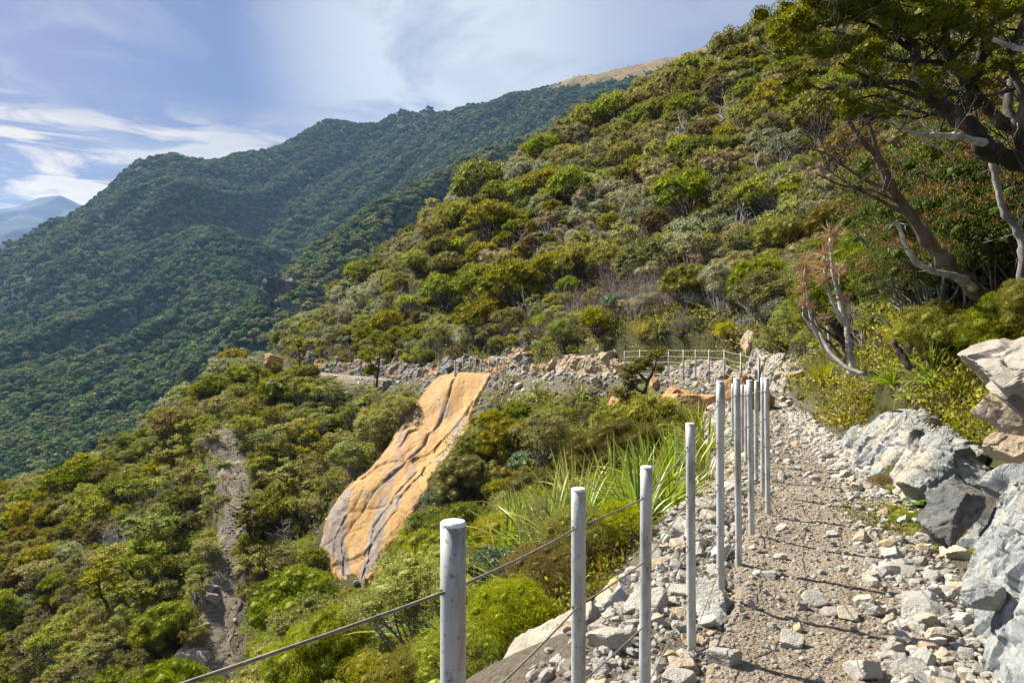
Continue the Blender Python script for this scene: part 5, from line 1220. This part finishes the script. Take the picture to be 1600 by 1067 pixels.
r = np.random.default_rng(77)
big = thing('leaning_tree', 'big dark leaning tree reaching in over the slope from above the near rock face', 'tree', (0, 0, 0))
tr = MB(); lines = []
lines.append(limb(tr, [(1900, 560, 8.6), (1800, 400, 8.5), (1680, 290, 8.3), (1600, 253, 8.1), (1551, 242, 8.0), (1532, 219, 7.9), (1509, 191, 7.9), (1470, 166, 7.8), (1444, 140, 7.7)], .15, .07, r, 12))
obj('trunk', tr.mesh('trunk', True), M['dark_bark'], big)
LB = [([(1680, 290, 8.4), (1600, 214, 8.6), (1537, 166, 8.5), (1518, 135, 8.4), (1532, 93, 8.3), (1543, 50, 8.2), (1551, -10, 8.2), (1560, -80, 8.2)], .085, .05), ([(1518, 135, 8.4), (1498, 112, 8.2), (1481, 84, 8.1), (1475, 50, 8.0), (1452, 15, 7.9), (1430, -20, 7.8)], .07, .03),
      ([(1600, 214, 8.6), (1574, 170, 8.8), (1588, 93, 9.0), (1600, 60, 9), (1640, 10, 9)], .06, .035), ([(1444, 140, 7.7), (1436, 110, 7.7), (1430, 84, 7.7), (1413, 42, 7.8), (1400, 0, 7.9)], .075, .03), ([(1444, 140, 7.7), (1405, 128, 7.5), (1369, 132, 7.3), (1326, 135, 7.1), (1284, 140, 6.9), (1262, 128, 6.8)], .035, .008),
      ([(1498, 112, 8.2), (1470, 98, 8.0), (1424, 96, 7.8), (1385, 90, 7.6), (1340, 62, 7.5), (1300, 50, 7.4)], .032, .009), ([(1470, 166, 7.8), (1430, 150, 7.6), (1390, 138, 7.4), (1350, 118, 7.2), (1310, 98, 7.1)], .03, .008), ([(1509, 191, 7.9), (1460, 180, 7.5), (1410, 166, 7.3), (1370, 150, 7.2), (1330, 158, 7.1)], .022, .006),
      ([(1470, 166, 7.8), (1440, 185, 7.5), (1400, 180, 7.3), (1360, 185, 7.2)], .018, .005), ([(1430, 84, 7.7), (1385, 50, 7.7), (1330, 30, 7.6), (1270, 40, 7.5)], .03, .01), ([(1413, 42, 7.8), (1360, 5, 7.8), (1300, -10, 7.7), (1250, 5, 7.6)], .025, .008),
      ([(1551, 20, 8.2), (1520, 0, 8.1), (1480, -10, 8)], .03, .01), ([(1640, 120, 8.2), (1580, 140, 8.1), (1540, 150, 8), (1500, 145, 7.9)], .03, .01), ([(1445, 140, 7.7), (1480, 100, 7.6), (1520, 60, 7.5), (1560, 30, 7.5)], .03, .012), ([(1600, 253, 8.1), (1590, 200, 7.9), (1600, 150, 7.8), (1580, 100, 7.8), (1600, 30, 7.8)], .06, .03)]
crown = MB(); cl = []
for L, a, b in LB:
    m = MB(); ln = limb(m, L, a, b, r, 8); ends = twigs_on(m, ln[2:], r, 9, .5, max(.006, b * .5), 2); obj('branch', m.mesh('branch', True), M['dark_bark'], big)
    cl += [(tuple(e), .07 + .05 * r.random()) for e in ends if r.random() < .05 and e[2] > .33 * e[1]]
m = MB(); ln = limb(m, [(1556, 240, 8.0), (1536, 224, 7.85), (1500, 215, 7.6), (1481, 212, 7.5), (1453, 212, 7.4), (1425, 207, 7.2), (1395, 190, 7.0)], .05, .012, r, 8); twigs_on(m, ln[8:], r, 6, .35, .008, 2); obj('branch', m.mesh('branch', True), M['pale_bark'], big)
m = MB(); ln = limb(m, [(1650, 95, 7.0), (1600, 79, 7.0), (1575, 72, 7.0), (1551, 62, 7.0)], .03, .02, r, 8); twigs_on(m, ln[4:], r, 4, .12, .006, 1); obj('branch', m.mesh('branch', True), M['pale_bark'], big)
for px, py, Y, s in ((1258, 42, 7.6, .27), (1300, 30, 7.5, .28), (1345, 45, 7.5, .26), (1285, 66, 7.4, .24), (1238, 18, 7.7, .24), (1240, 60, 7.6, .18), (1320, 72, 7.4, .18), (1395, 15, 7.7, .26), (1430, 22, 7.6, .26), (1362, 18, 7.6, .25), (1455, 40, 7.4, .2), (1490, 15, 7.5, .22), (1350, 82, 7.2, .15), (1336, 92, 7.2, .12),
                     (1505, 34, 7.4, .17), (1320, -20, 7.6, .3), (1380, -30, 7.6, .3), (1260, -30, 7.7, .3), (1450, -30, 7.6, .3), (1530, 110, 8.6, .16), (1250, 128, 6.9, .12), (1240, 112, 6.9, .10), (1232, 134, 6.9, .1), (1320, 160, 7.1, .14), (1335, 170, 7.0, .13), (1368, 115, 7.2, .11), (1380, 175, 7.3, .12),
                     (1470, 232, 8.3, .12), (1455, 245, 8.3, .09), (1590, 20, 7.6, .16), (1520, -20, 7.8, .3), (1590, -40, 8, .35), (1365, 60, 7.6, .12), (1415, 205, 7.4, .07)):
    cl.append((P(px, py, Y), s))
clumps(crown, cl, r, per=3800, ll=.024, lw=.32); obj('crown', crown.mesh('crown'), M['needle_leaf'], big)

def bare(name, label, segs, mat, seed, tw=0, twL=.4, twr=.006, lv=2, cat='tree'):
    r_ = np.random.default_rng(seed); root = thing(name, label, cat, (0, 0, 0)); first = True
    for L, a, b in segs:
        m = MB(); ln = limb(m, L, a, b, r_, 8)
        if tw: twigs_on(m, ln[len(ln) // 3:], r_, tw, twL, twr, lv)
        obj('trunk' if first else 'branch', m.mesh('trunk', True), M[mat], root); first = False
    return root
bare('bare_tree', 'leaning bare brown trunk splitting into grey branches above the red-tipped shrubs', [([(1540, 470, 10.4), (1512, 443, 10.2), (1480, 412, 10), (1456, 387, 9.9), (1425, 339, 9.8), (1397, 300, 9.7), (1380, 262, 9.6), (1369, 242, 9.5)], .11, .05),
     ([(1369, 242, 9.5), (1350, 222, 9.4), (1335, 202, 9.3), (1322, 182, 9.3), (1305, 165, 9.3)], .04, .014), ([(1372, 248, 9.5), (1366, 219, 9.4), (1357, 194, 9.4), (1340, 180, 9.4)], .035, .012), ([(1425, 339, 9.8), (1390, 322, 9.6), (1350, 300, 9.4), (1310, 288, 9.2), (1275, 272, 9.1)], .03, .007),
     ([(1397, 300, 9.7), (1360, 285, 9.6), (1320, 262, 9.5), (1290, 240, 9.4), (1250, 230, 9.3)], .028, .006), ([(1410, 320, 9.8), (1370, 300, 9.4), (1330, 290, 9.3), (1290, 262, 9.2)], .02, .005)], 'brown_bark', 5, 6, .5, .007)
bare('dead_branch', 'curved bleached white dead branch in front of the red-tipped shrubs', [([(1522, 452, 10.2), (1508, 438, 9.9), (1492, 431, 9.6), (1459, 424, 9.4), (1433, 410, 9.3), (1419, 390, 9.2), (1408, 362, 9.1), (1400, 345, 9.0)], .055, .02), ([(1408, 362, 9.1), (1398, 350, 9.0), (1388, 358, 9.0)], .016, .005), ([(1419, 390, 9.2), (1402, 385, 9.1), (1388, 384, 9.0)], .016, .004)], 'pale_bark', 6, 2, .2, .005, 1, cat='branch')
bare('slender_tree', 'slender pale-barked trunk at the right edge among red-tipped shrubs', [([(1600, 500, 9.0), (1596, 432, 9), (1597, 384, 9), (1588, 356, 9), (1568, 328, 9), (1560, 300, 9), (1552, 260, 9), (1545, 225, 9)], .06, .04), ([(1588, 356, 9), (1600, 340, 8.9), (1630, 335, 8.8)], .02, .01)], 'grey_bark', 7, 4, .3, .006)
bare('broken_stick', 'white splintered stick poking out of the bush under the bare trunk', [([(1393, 512, 9.3), (1378, 498, 9.2), (1364, 490, 9.1)], .026, .008)], 'pale_bark', 8, cat='stick')
bare('log', 'short dark brown log leaning in the flax on the bank', [([(1394, 533, 9.4), (1408, 553, 9.3), (1424, 576, 9.2)], .035, .045)], 'dark_bark', 9, cat='log')
bare('fallen_branch', 'long grey fallen branch curving down the bank behind the bright tussock', [([(1262, 470, 11), (1280, 515, 10.8), (1293, 545, 10.6), (1321, 572, 10.2), (1352, 585, 9.9)], .025, .035), ([(1280, 515, 10.8), (1265, 500, 10.8), (1255, 480, 10.8)], .015, .01)], 'grey_bark', 10, 3, .3, .006, cat='branch')
# grass trees: pale stems with spiky tufts
gt = thing('grass_tree', 'tall pale-stemmed grass tree with orange spiky tufts above the bank', 'tree', (0, 0, 0)); m = MB(); mt = MB()
for L, a, b in (([(1331, 585, 10.6), (1329, 560, 10.6), (1321, 508, 10.7), (1310, 457, 10.8), (1300, 420, 10.8), (1297, 372, 10.8)], .06, .018), ([(1321, 508, 10.7), (1300, 470, 10.6), (1290, 430, 10.6), (1288, 400, 10.6)], .03, .015), ([(1300, 560, 10.9), (1275, 520, 10.9), (1262, 470, 10.9), (1260, 420, 10.9)], .03, .016), ([(1310, 457, 10.8), (1312, 430, 10.9), (1310, 425, 10.9)], .02, .014), ([(1275, 520, 10.9), (1256, 495, 10.9), (1255, 478, 10.9)], .016, .01), ([(1321, 508, 10.7), (1330, 490, 10.7), (1318, 470, 10.6)], .016, .01)): limb(m, L, a, b, r, 7)
for px, py, Y, s in ((1298, 366, 10.8, .13), (1288, 396, 10.6, .11), (1260, 412, 10.9, .14), (1258, 430, 10.9, .11), (1290, 422, 10.6, .10), (1286, 440, 10.6, .09), (1310, 425, 10.9, .12), (1254, 450, 10.9, .10), (1255, 474, 10.9, .08), (1270, 480, 10.8, .07), (1290, 500, 10.6, .08), (1318, 468, 10.6, .09)):
    n = 90; c = np.array(P(px, py, Y)); d = rnd_dirs(r, n, .3); leaves(mt, np.repeat(c[None], n, 0), d, r, s * 1.7, .055, r.random(n), bend=.3)
obj('stem', m.mesh('stem', True), M['pale_bark'], gt); obj('tuft', mt.mesh('tuft'), M['dry_leaf'], gt)
# small crooked tree over the orange boulders
ct = thing('crooked_tree', 'small crooked tree with flat green tufts in front of the far fence', 'tree', (0, 0, 0)); m = MB(); mc = MB()
for L, a, b in (([(990, 640, 27), (994, 632, 27), (1006, 614, 27), (1011, 596, 27), (1021, 578, 27), (1027, 556, 27)], .13, .03), ([(1006, 614, 27), (990, 605, 26.8), (978, 598, 26.6)], .05, .02), ([(1011, 596, 27), (1000, 585, 26.8), (992, 578, 26.6)], .05, .02), ([(994, 632, 27), (980, 625, 26.6), (968, 618, 26.4)], .05, .02)): limb(m, L, a, b, r, 6)
clumps(mc, [(P(px, py, 26.8), s * .0235) for px, py, s in ((1028, 551, 13), (1020, 556, 10), (998, 574, 14), (986, 578, 12), (1003, 566, 8), (980, 590, 10), (1030, 578, 7), (972, 612, 12), (985, 604, 10), (1000, 596, 8), (990, 625, 12), (1012, 570, 7))], r, per=420, ll=.10, flat=.5)
obj('trunk', m.mesh('trunk', True), M['dark_bark'], ct); obj('crown', mc.mesh('crown'), M['dense_leaf'], ct)
# trees with visible trunks on the outer spur
def spur_tree(px, py, Y, Hh, label, seed, mat='dense_leaf', lean=.15, n=9, s=.5, bk='dark_bark'):
    r_ = np.random.default_rng(seed); b = np.array(P(px, py, Y)); b[2] = gz(b[0], b[1]) - .2; root = thing('wind_shaped_tree', label, 'tree', tuple(b), group='trees on the spur')
    m, c = MB(), MB(); top = np.array([lean * Hh, 0, Hh]); ln = limb(m, [(0, 0, 0), top * .35 + r_.normal(size=3) * .12, top * .7 + r_.normal(size=3) * .15, top], .12, .04, r_, 6, world=True); cs = [(top, s)]
    for i in range(n):
        j = ln[len(ln) // 3 + int(r_.random() * len(ln) * .6)]; e = j + np.array([r_.normal() * .55, r_.normal() * .55, .25 + .6 * r_.random()]) * Hh * .3; limb(m, [j, j * .5 + e * .5 + r_.normal(size=3) * .1, e], .045, .015, r_, 4, world=True, sub=2); cs.append((e, s * (.6 + .5 * r_.random())))
    clumps(c, cs, r_, per=60, ll=.17, flat=.55); obj('trunk', m.mesh('trunk', True), M[bk], root); obj('crown', c.mesh('crown'), M[mat], root)
R = random.Random(3)
for i, (px, py, Y, Hh, lb, lean, mt_) in enumerate(((470, 598, 72, 4.2, 'tall tree with dark bare pole trunk at the far end of the track', -.05, 'dense_leaf'), (415, 600, 70, 3.6, 'dark tufted tree beside the yellow rock at the spur corner', -.2, 'dense_leaf'), (440, 610, 67, 3.2, 'second tree right of the yellow rock', .1, 'olive_leaf'),
        (590, 615, 60, 3.4, 'tall dark tree breaking the line of the far track', .05, 'dense_leaf'), (330, 655, 66, 3.2, 'wind-shaped tree above the top of the lower track', -.25, 'dense_leaf'), (300, 680, 66, 3.4, 'leaning flat-topped tree on the left skyline', -.3, 'dense_leaf'), (270, 700, 65, 2.8, 'small leaning tree lower on the left skyline', -.3, 'olive_leaf'),
        (375, 640, 66, 3.0, 'tufted tree right above the lower track boulder', -.1, 'olive_leaf'), (395, 815, 47.5, 3.0, 'thin-stemmed tree leaning over the right side of the lower track', -.2, 'dense_leaf'), (240, 815, 50, 3.4, 'tree with dark forked stems left of the lower track', -.1, 'olive_leaf'),
        (450, 780, 50, 4.0, 'tall dark column-like tree between lower track and slab', .0, 'olive_leaf'), (480, 700, 55, 3.8, 'tall tree in the bush above the slip debris', .1, 'dense_leaf'), (230, 950, 43, 3.0, 'yellow-green tree with bare lower stems in the lower left bush', -.15, 'dense_leaf'), (170, 900, 47, 3.0, 'tufted tree far left of the lower track', -.2, 'dense_leaf'))):
    spur_tree(px, py, Y, Hh, lb, 300 + i, mt_, lean)
# exposed roots trailing down the bank between the rocks
rt = thing('exposed_roots', 'tangle of thin dry roots hanging down the bank between the two outcrops', 'roots', (0, 0, 0)); m = MB()
for i in range(70):
    px, py = 1400 + 85 * r.random(), 610 + 110 * r.random(); h = on_ground(px, py)
    if h is None: continue
    p = np.array(h[:]) + np.array([0, 0, .06]); d = np.array([-.35, -.5, -.55]) + r.normal(size=3) * .3; q = [p]
    for k in range(6):
        d = d + r.normal(size=3) * .22; nx = q[-1] + d / np.linalg.norm(d) * .07; nx[2] = max(nx[2], gz(nx[0], nx[1]) + .02 + .05 * r.random()); q.append(nx)
    m.tube(q, np.linspace(.007, .002, 7), 4, cap=False)
obj('root', m.mesh('root', True), M['mauve_twig'], rt)
for x, y, zr, L in ((-12.6, 39.4, .4, 1.6), (-11.6, 37.2, 1.2, 1.4), (-13.2, 41.8, 2.2, 1.5), (-8.6, 48.5, .6, 1.7), (-9.6, 46.6, 1.5, 1.6), (-7.8, 50.2, .3, 1.5), (-10.4, 44.8, 2.5, 1.5), (-12.0, 36.5, 2.9, 1.3)):
    put('dead', x, y, .8, var=0, label='heap of dead grey twigs lying in the slip debris beside the orange slab', tilt=(1.1, .5), rz=zr, dz=.3)

# --- turn the plan into objects: the largest of each kind as things, the rest as one mass
CAP = 285
ORD = ('', 'second ', 'third ', 'fourth ', 'fifth ')
def place_phrase(p):
    x, y, z = p['x'], p['y'], p['z']; px = CX + F * x / y; zn = zone(x, y)
    if zn == 'slope':
        if y < 26: return 'on the bank above the near track' if px < 1420 else 'under the big leaning tree'
        ref = 'the short pale fence' if px < 700 else 'the cream rock bank' if px < 900 else 'the far fence' if px < 1120 else 'the inside bend'
        band = 'just above' if (CY - (CY - F * z / y)) / F * 1.0 < 0.03 else 'partway up the slope above' if z / y < .17 else 'high on the slope above'
        if z / y > .06 * 1 and px < 620: return 'on the outer nose of the slope'
        return f'{band} {ref}'
    if zn == 'bank': return 'on the steep bank left of the near posts' if y < 8 else 'in bushes behind the near posts'
    if zn == 'gully': return 'on the gully side right of the orange slab' if y > 22 else 'in the gully below the near posts'
    return ('right of the lower track' if px > 380 else 'close left of the lower track' if px > 230 else 'on the far left flank of the spur') + (', upper part' if y > 56 else ', lower part')
def size_word(key, sc, y): 
    a, b = SIZE[key]; q = sc / (a + b) * 2
    return 'small' if q < .75 else 'medium' if q < 1.15 else 'large'
groups = {}
for p in PL:
    p['z'] = gz(p['x'], p['y']) + p['dz']; p['app'] = KINDS[p['key']]['R'] * p['sc'] / p['y']; groups.setdefault(p['key'], []).append(p)
mass = {}
for key, L in groups.items():
    K = KINDS[key]; L.sort(key=lambda p: (-(p['label'] is not None), -p['app'])); cells = {}
    for i, p in enumerate(L):
        lod = 0 if p['y'] < 13 else (1 if p['y'] < 42 else 2)
        rot = Euler((p['tilt'][0], p['tilt'][1], 0)).to_matrix() @ Euler((0, 0, p['rz'])).to_matrix(); rot = rot.to_euler()
        loc = (p['x'], p['y'], p['z'] - .06 * p['sc']); scl = (p['sc'] * p['sq'], p['sc'] / p['sq'], p['sc'] * (1 + .15 * (R.random() - .5)))
        if i >= CAP: mass.setdefault(key, []).append((loc, tuple(rot), scl, p['var'])); continue
        lb = p['label']
        if lb is None:
            ph = place_phrase(p); n = cells.get(ph, 0); cells[ph] = n + 1
            col = K['desc'] if not (key == 'dense' and p['var'] == 3) else 'dense rusty brown-green'
            if n < 5: lb = f"{ORD[n]}largest {col} {K['cat']} {ph}"
            else: lb = f"{size_word(key, p['sc'], p['y'])} {col} {K['cat']} {ph}"
        if lod < 2 or p['app'] > .028:
            o = bpy.data.objects.new(K['name'], None); COL.objects.link(o); o.empty_display_size = .1
            for me in get(key, lod, p['var']):
                if me is not None: c = bpy.data.objects.new(me.name.split('.')[0], me); COL.objects.link(c); c.parent = o
        else:
            o = bpy.data.objects.new(K['name'], get_joined(key, lod, p['var'])); COL.objects.link(o)
        o.location = loc; o.rotation_euler = rot; o.scale = scl
        tag(o, lb, K['cat'], f"{K['desc']} {K['cat']}s on the slopes" if K['cat'] != 'grass' else 'grass clumps')
names = dict(dense='dense_bush', olive='leafy_bush', grey='grey_bush', blue='broadleaf_bush', tan='pale_bush', dead='dead_bush', gold='golden_bush')
for key, L in mass.items():
    ps = [proto('kind', get_joined(key, 2, v), []) for v in range(KINDS[key]['nvar'])]
    instancer('bush_vegetation' , [l[0] for l in L], [l[1] for l in L], [l[2] for l in L], [l[3] for l in L], ps)

# --- undergrowth: leaf litter, low leaves and twigs between the shrubs
def g_under(seed, mat):
    r = np.random.default_rng(seed); mb = MB(); n = 90; p = r.normal(size=(n, 3)) * np.array([.35, .35, .10]); p[:, 2] = np.abs(p[:, 2])
    leaves(mb, p, rnd_dirs(r, n, .7), r, .13, .4, r.random(n)); me = mb.mesh('undergrowth'); me.materials.append(M[mat]); return me
ups = [proto('kind', g_under(i, m), []) for i, m in enumerate(('olive_leaf', 'moss_leaf', 'dense_leaf', 'brown_leaf', 'dense_leaf'))]
pts, rot, scl, idx = [], [], [], []
for it in range(36000):
    y = 3.0 + (R.random() ** 1.15) * (90 if it % 5 < 3 else 14); x = R.uniform(-.75, .75) * (y + 3)
    D, zt, s, I = TRACK.query(np.array([x]), np.array([y])); w_ = TRACK.p[I[0], 3]
    if -(w_ + (2.2 if y < 5.5 else .9)) < D[0] < w_ + (.55 if y > 13 else .95): continue
    D, zt, s, I = LOWER.query(np.array([x]), np.array([y]))
    if abs(D[0]) < LOWER.p[I[0], 3] + .1 or in_poly(x, y, SLAB): continue
    z = gz(x, y); sc = (.16 + .03 * min(y, 22) + .006 * y) * R.uniform(.6, 1.2)
    if not visible(x, y, z, .6) or (y > 14 and zone(x, y) != 'slope' and R.random() < .75 and not clear_view(x, y, z, sc * .3)): continue
    pts.append((x, y, z)); rot.append((R.gauss(0, .2), R.gauss(0, .2), R.random() * 6.3)); scl.append((sc,) * 3); idx.append(R.randrange(5))
instancer('undergrowth', pts, rot, scl, idx, ups)

mo = MB(); rr_ = np.random.default_rng(8); pm = []
for _ in range(9000):
    x, y = R.gauss(3.62, .26), R.gauss(6.6, .72)
    if ((x - 3.62) / .55) ** 2 + ((y - 6.6) / 1.45) ** 2 > .45 + .75 * (.5 + .5 * vnoise(np.array([x * 4]), np.array([y * 3]), seed=2)[0]): continue
    pm.append((x, y, surf(x, y)[0] - .004))
pm = np.array(pm); leaves(mo, pm, rnd_dirs(rr_, len(pm), .8), rr_, .022, .5, rr_.random(len(pm)))
for cx_, cy_ in [(R.gauss(3.62, .2), R.gauss(6.6, .6)) for _ in range(26)]:
    z_ = surf(cx_, cy_)[0]; core(mo, np.array([cx_, cy_, z_ - .01]), np.array([.09, .11, .035]) * R.uniform(.6, 1.3), rr_, 3, k=1)
o = obj('moss', mo.mesh('moss', True), M['moss_leaf']); o['kind'] = 'stuff'

# --- the forest on the far mountain: one mass
def g_tree_far(seed, mat, n=15, flat=.75, lobe=.36, per=14):
    r = np.random.default_rng(seed); mb = MB()
    for c, s in crown_lobes(r, 1, 1.5, n, lobe, flat, 'dome'):
        core(mb, c, np.array([s, s, s * flat]), r, 1, k=.92)
        d = rnd_dirs(r, per, .4); leaves(mb, c + d * s * np.array([1, 1, flat]) * .85, d + r.normal(size=(per, 3)) * .4, r, .20, .7, np.clip(.45 + .3 * r.normal(size=per), 0, 1))
    me = mb.mesh('tree'); me.materials.append(M[mat]); return me
tps = [proto('kind', g_tree_far(i, m), []) for i, m in enumerate(('far_leaf', 'far_leaf', 'far_leaf', 'far_olive_leaf', 'far_leaf'))]
n = 74000; yy = 255 + (rng.random(n) ** .78) * 1650; xx = (rng.random(n) * 1.62 - .80) * yy
zz = far_z(xx, yy); el = zz / yy; e = 1.0
gxm = (far_z(xx + e, yy) - far_z(xx - e, yy)) / 2; gym = (far_z(xx, yy + e) - far_z(xx, yy - e)) / 2; slope = np.hypot(gxm, gym)
tus = tussock(xx, yy, zz); keep = (el > -.30) & (el < .5) & (rng.random(n) > tus * .93) 
BL = [(*P(px, py, Y)[:2], w_) for px, py, Y, w_ in ((440, 460, 1010, 15), (450, 490, 930, 10), (310, 545, 700, 12), (350, 560, 690, 9), (270, 600, 620, 7), (188, 397, 1100, 7))]
for a, b, w_ in BL: keep &= (((xx - a) ** 2 + ((yy - b) * .7) ** 2) > w_ ** 2 * (.6 + .8 * rng.random(n)))
kk = np.where(keep)[0]; pts = []; 
for i in kk:
    p = Vector((xx[i], yy[i], zz[i] + 7)); d = p; L = d.length
    h = FBVH.ray_cast(Vector((0, 0, 0)), d / L, L - 25)
    if h[0] is not None and (h[0] - p).length > 40: continue
    h = BVH.ray_cast(Vector((0, 0, 0)), d / L, L - 25)
    if h[0] is not None: 
        q = Vector((xx[i], yy[i], zz[i] + 40)); h = BVH.ray_cast(Vector((0, 0, 0)), q.normalized(), q.length)
        if h[0] is not None: continue
    pts.append(i)
pts = np.array(pts); m = len(pts); s = (3.0 + 2.4 * rng.random(m) ** 2) * (1 + .25 * smooth(900, 1500, yy[pts])); s *= 1 - .35 * smooth(400, 540, zz[pts]) - .4 * tus[pts]
print('far trees', m)
instancer('forest', np.stack([xx[pts], yy[pts], zz[pts] - .25 * s], 1), np.stack([rng.normal(size=m) * .1, rng.normal(size=m) * .1, rng.random(m) * 6.3], 1), np.stack([s, s, s * (1 + .3 * rng.random(m))], 1), np.where((np.hypot((xx[pts] + 60) / 1.0, yy[pts] - 700) < 260) & (rng.random(m) < .7) & (xx[pts] > -190), 3, rng.integers(0, 5, m)), tps)

for i, (px, py, Y, sx, sz_, lb) in enumerate(((445, 462, 1000, 62, 60, 'grey cliff at the foot of the far slope, upper of two beside the near hill'), (452, 492, 930, 44, 26, 'pale streaked rock patch directly under the upper far cliff'), (312, 548, 700, 46, 34, 'dark rock bluff low in the far valley'),
        (350, 560, 690, 30, 22, 'grey rock streak right of the dark valley bluff'), (268, 600, 625, 26, 20, 'small dark bluff lowest in the far valley'), (560, 377, 640, 13, 13, 'small pale crag on the middle ridge'), (188, 397, 1100, 22, 11, 'thin pale rock band high on the left far slope'), (124, 425, 1000, 13, 11, 'tiny pale scar on the left far slope'))):
    c = Vector(P(px, py, Y)); d = c.normalized(); h = FBVH.ray_cast(d * 240, d); c = h[0] if h[0] is not None else c
    o = obj('rock_bluff', block_mesh('rock_bluff', (sx * .42, sx * .22, sz_ * .42), 400 + i, 5, cuts=16, rough=.10, chip=1.0), M['bluff'], loc=c + d * sx * .02); o.rotation_euler = (-.55, .2 * math.sin(i * 2), .35); tag(o, lb, 'cliff')
cam = bpy.data.objects.new('camera', bpy.data.cameras.new('camera')); COL.objects.link(cam)
cam.data.lens = 36 * F / 1600; cam.data.sensor_width = 36; cam.data.clip_start = .05; cam.data.clip_end = 60000
cam.rotation_euler = (math.radians(90), 0, 0)
scene.camera = cam
scene.view_settings.view_transform = 'Standard'; scene.view_settings.look = 'None'; scene.view_settings.gamma = 1
scene.view_settings.exposure = EXPO
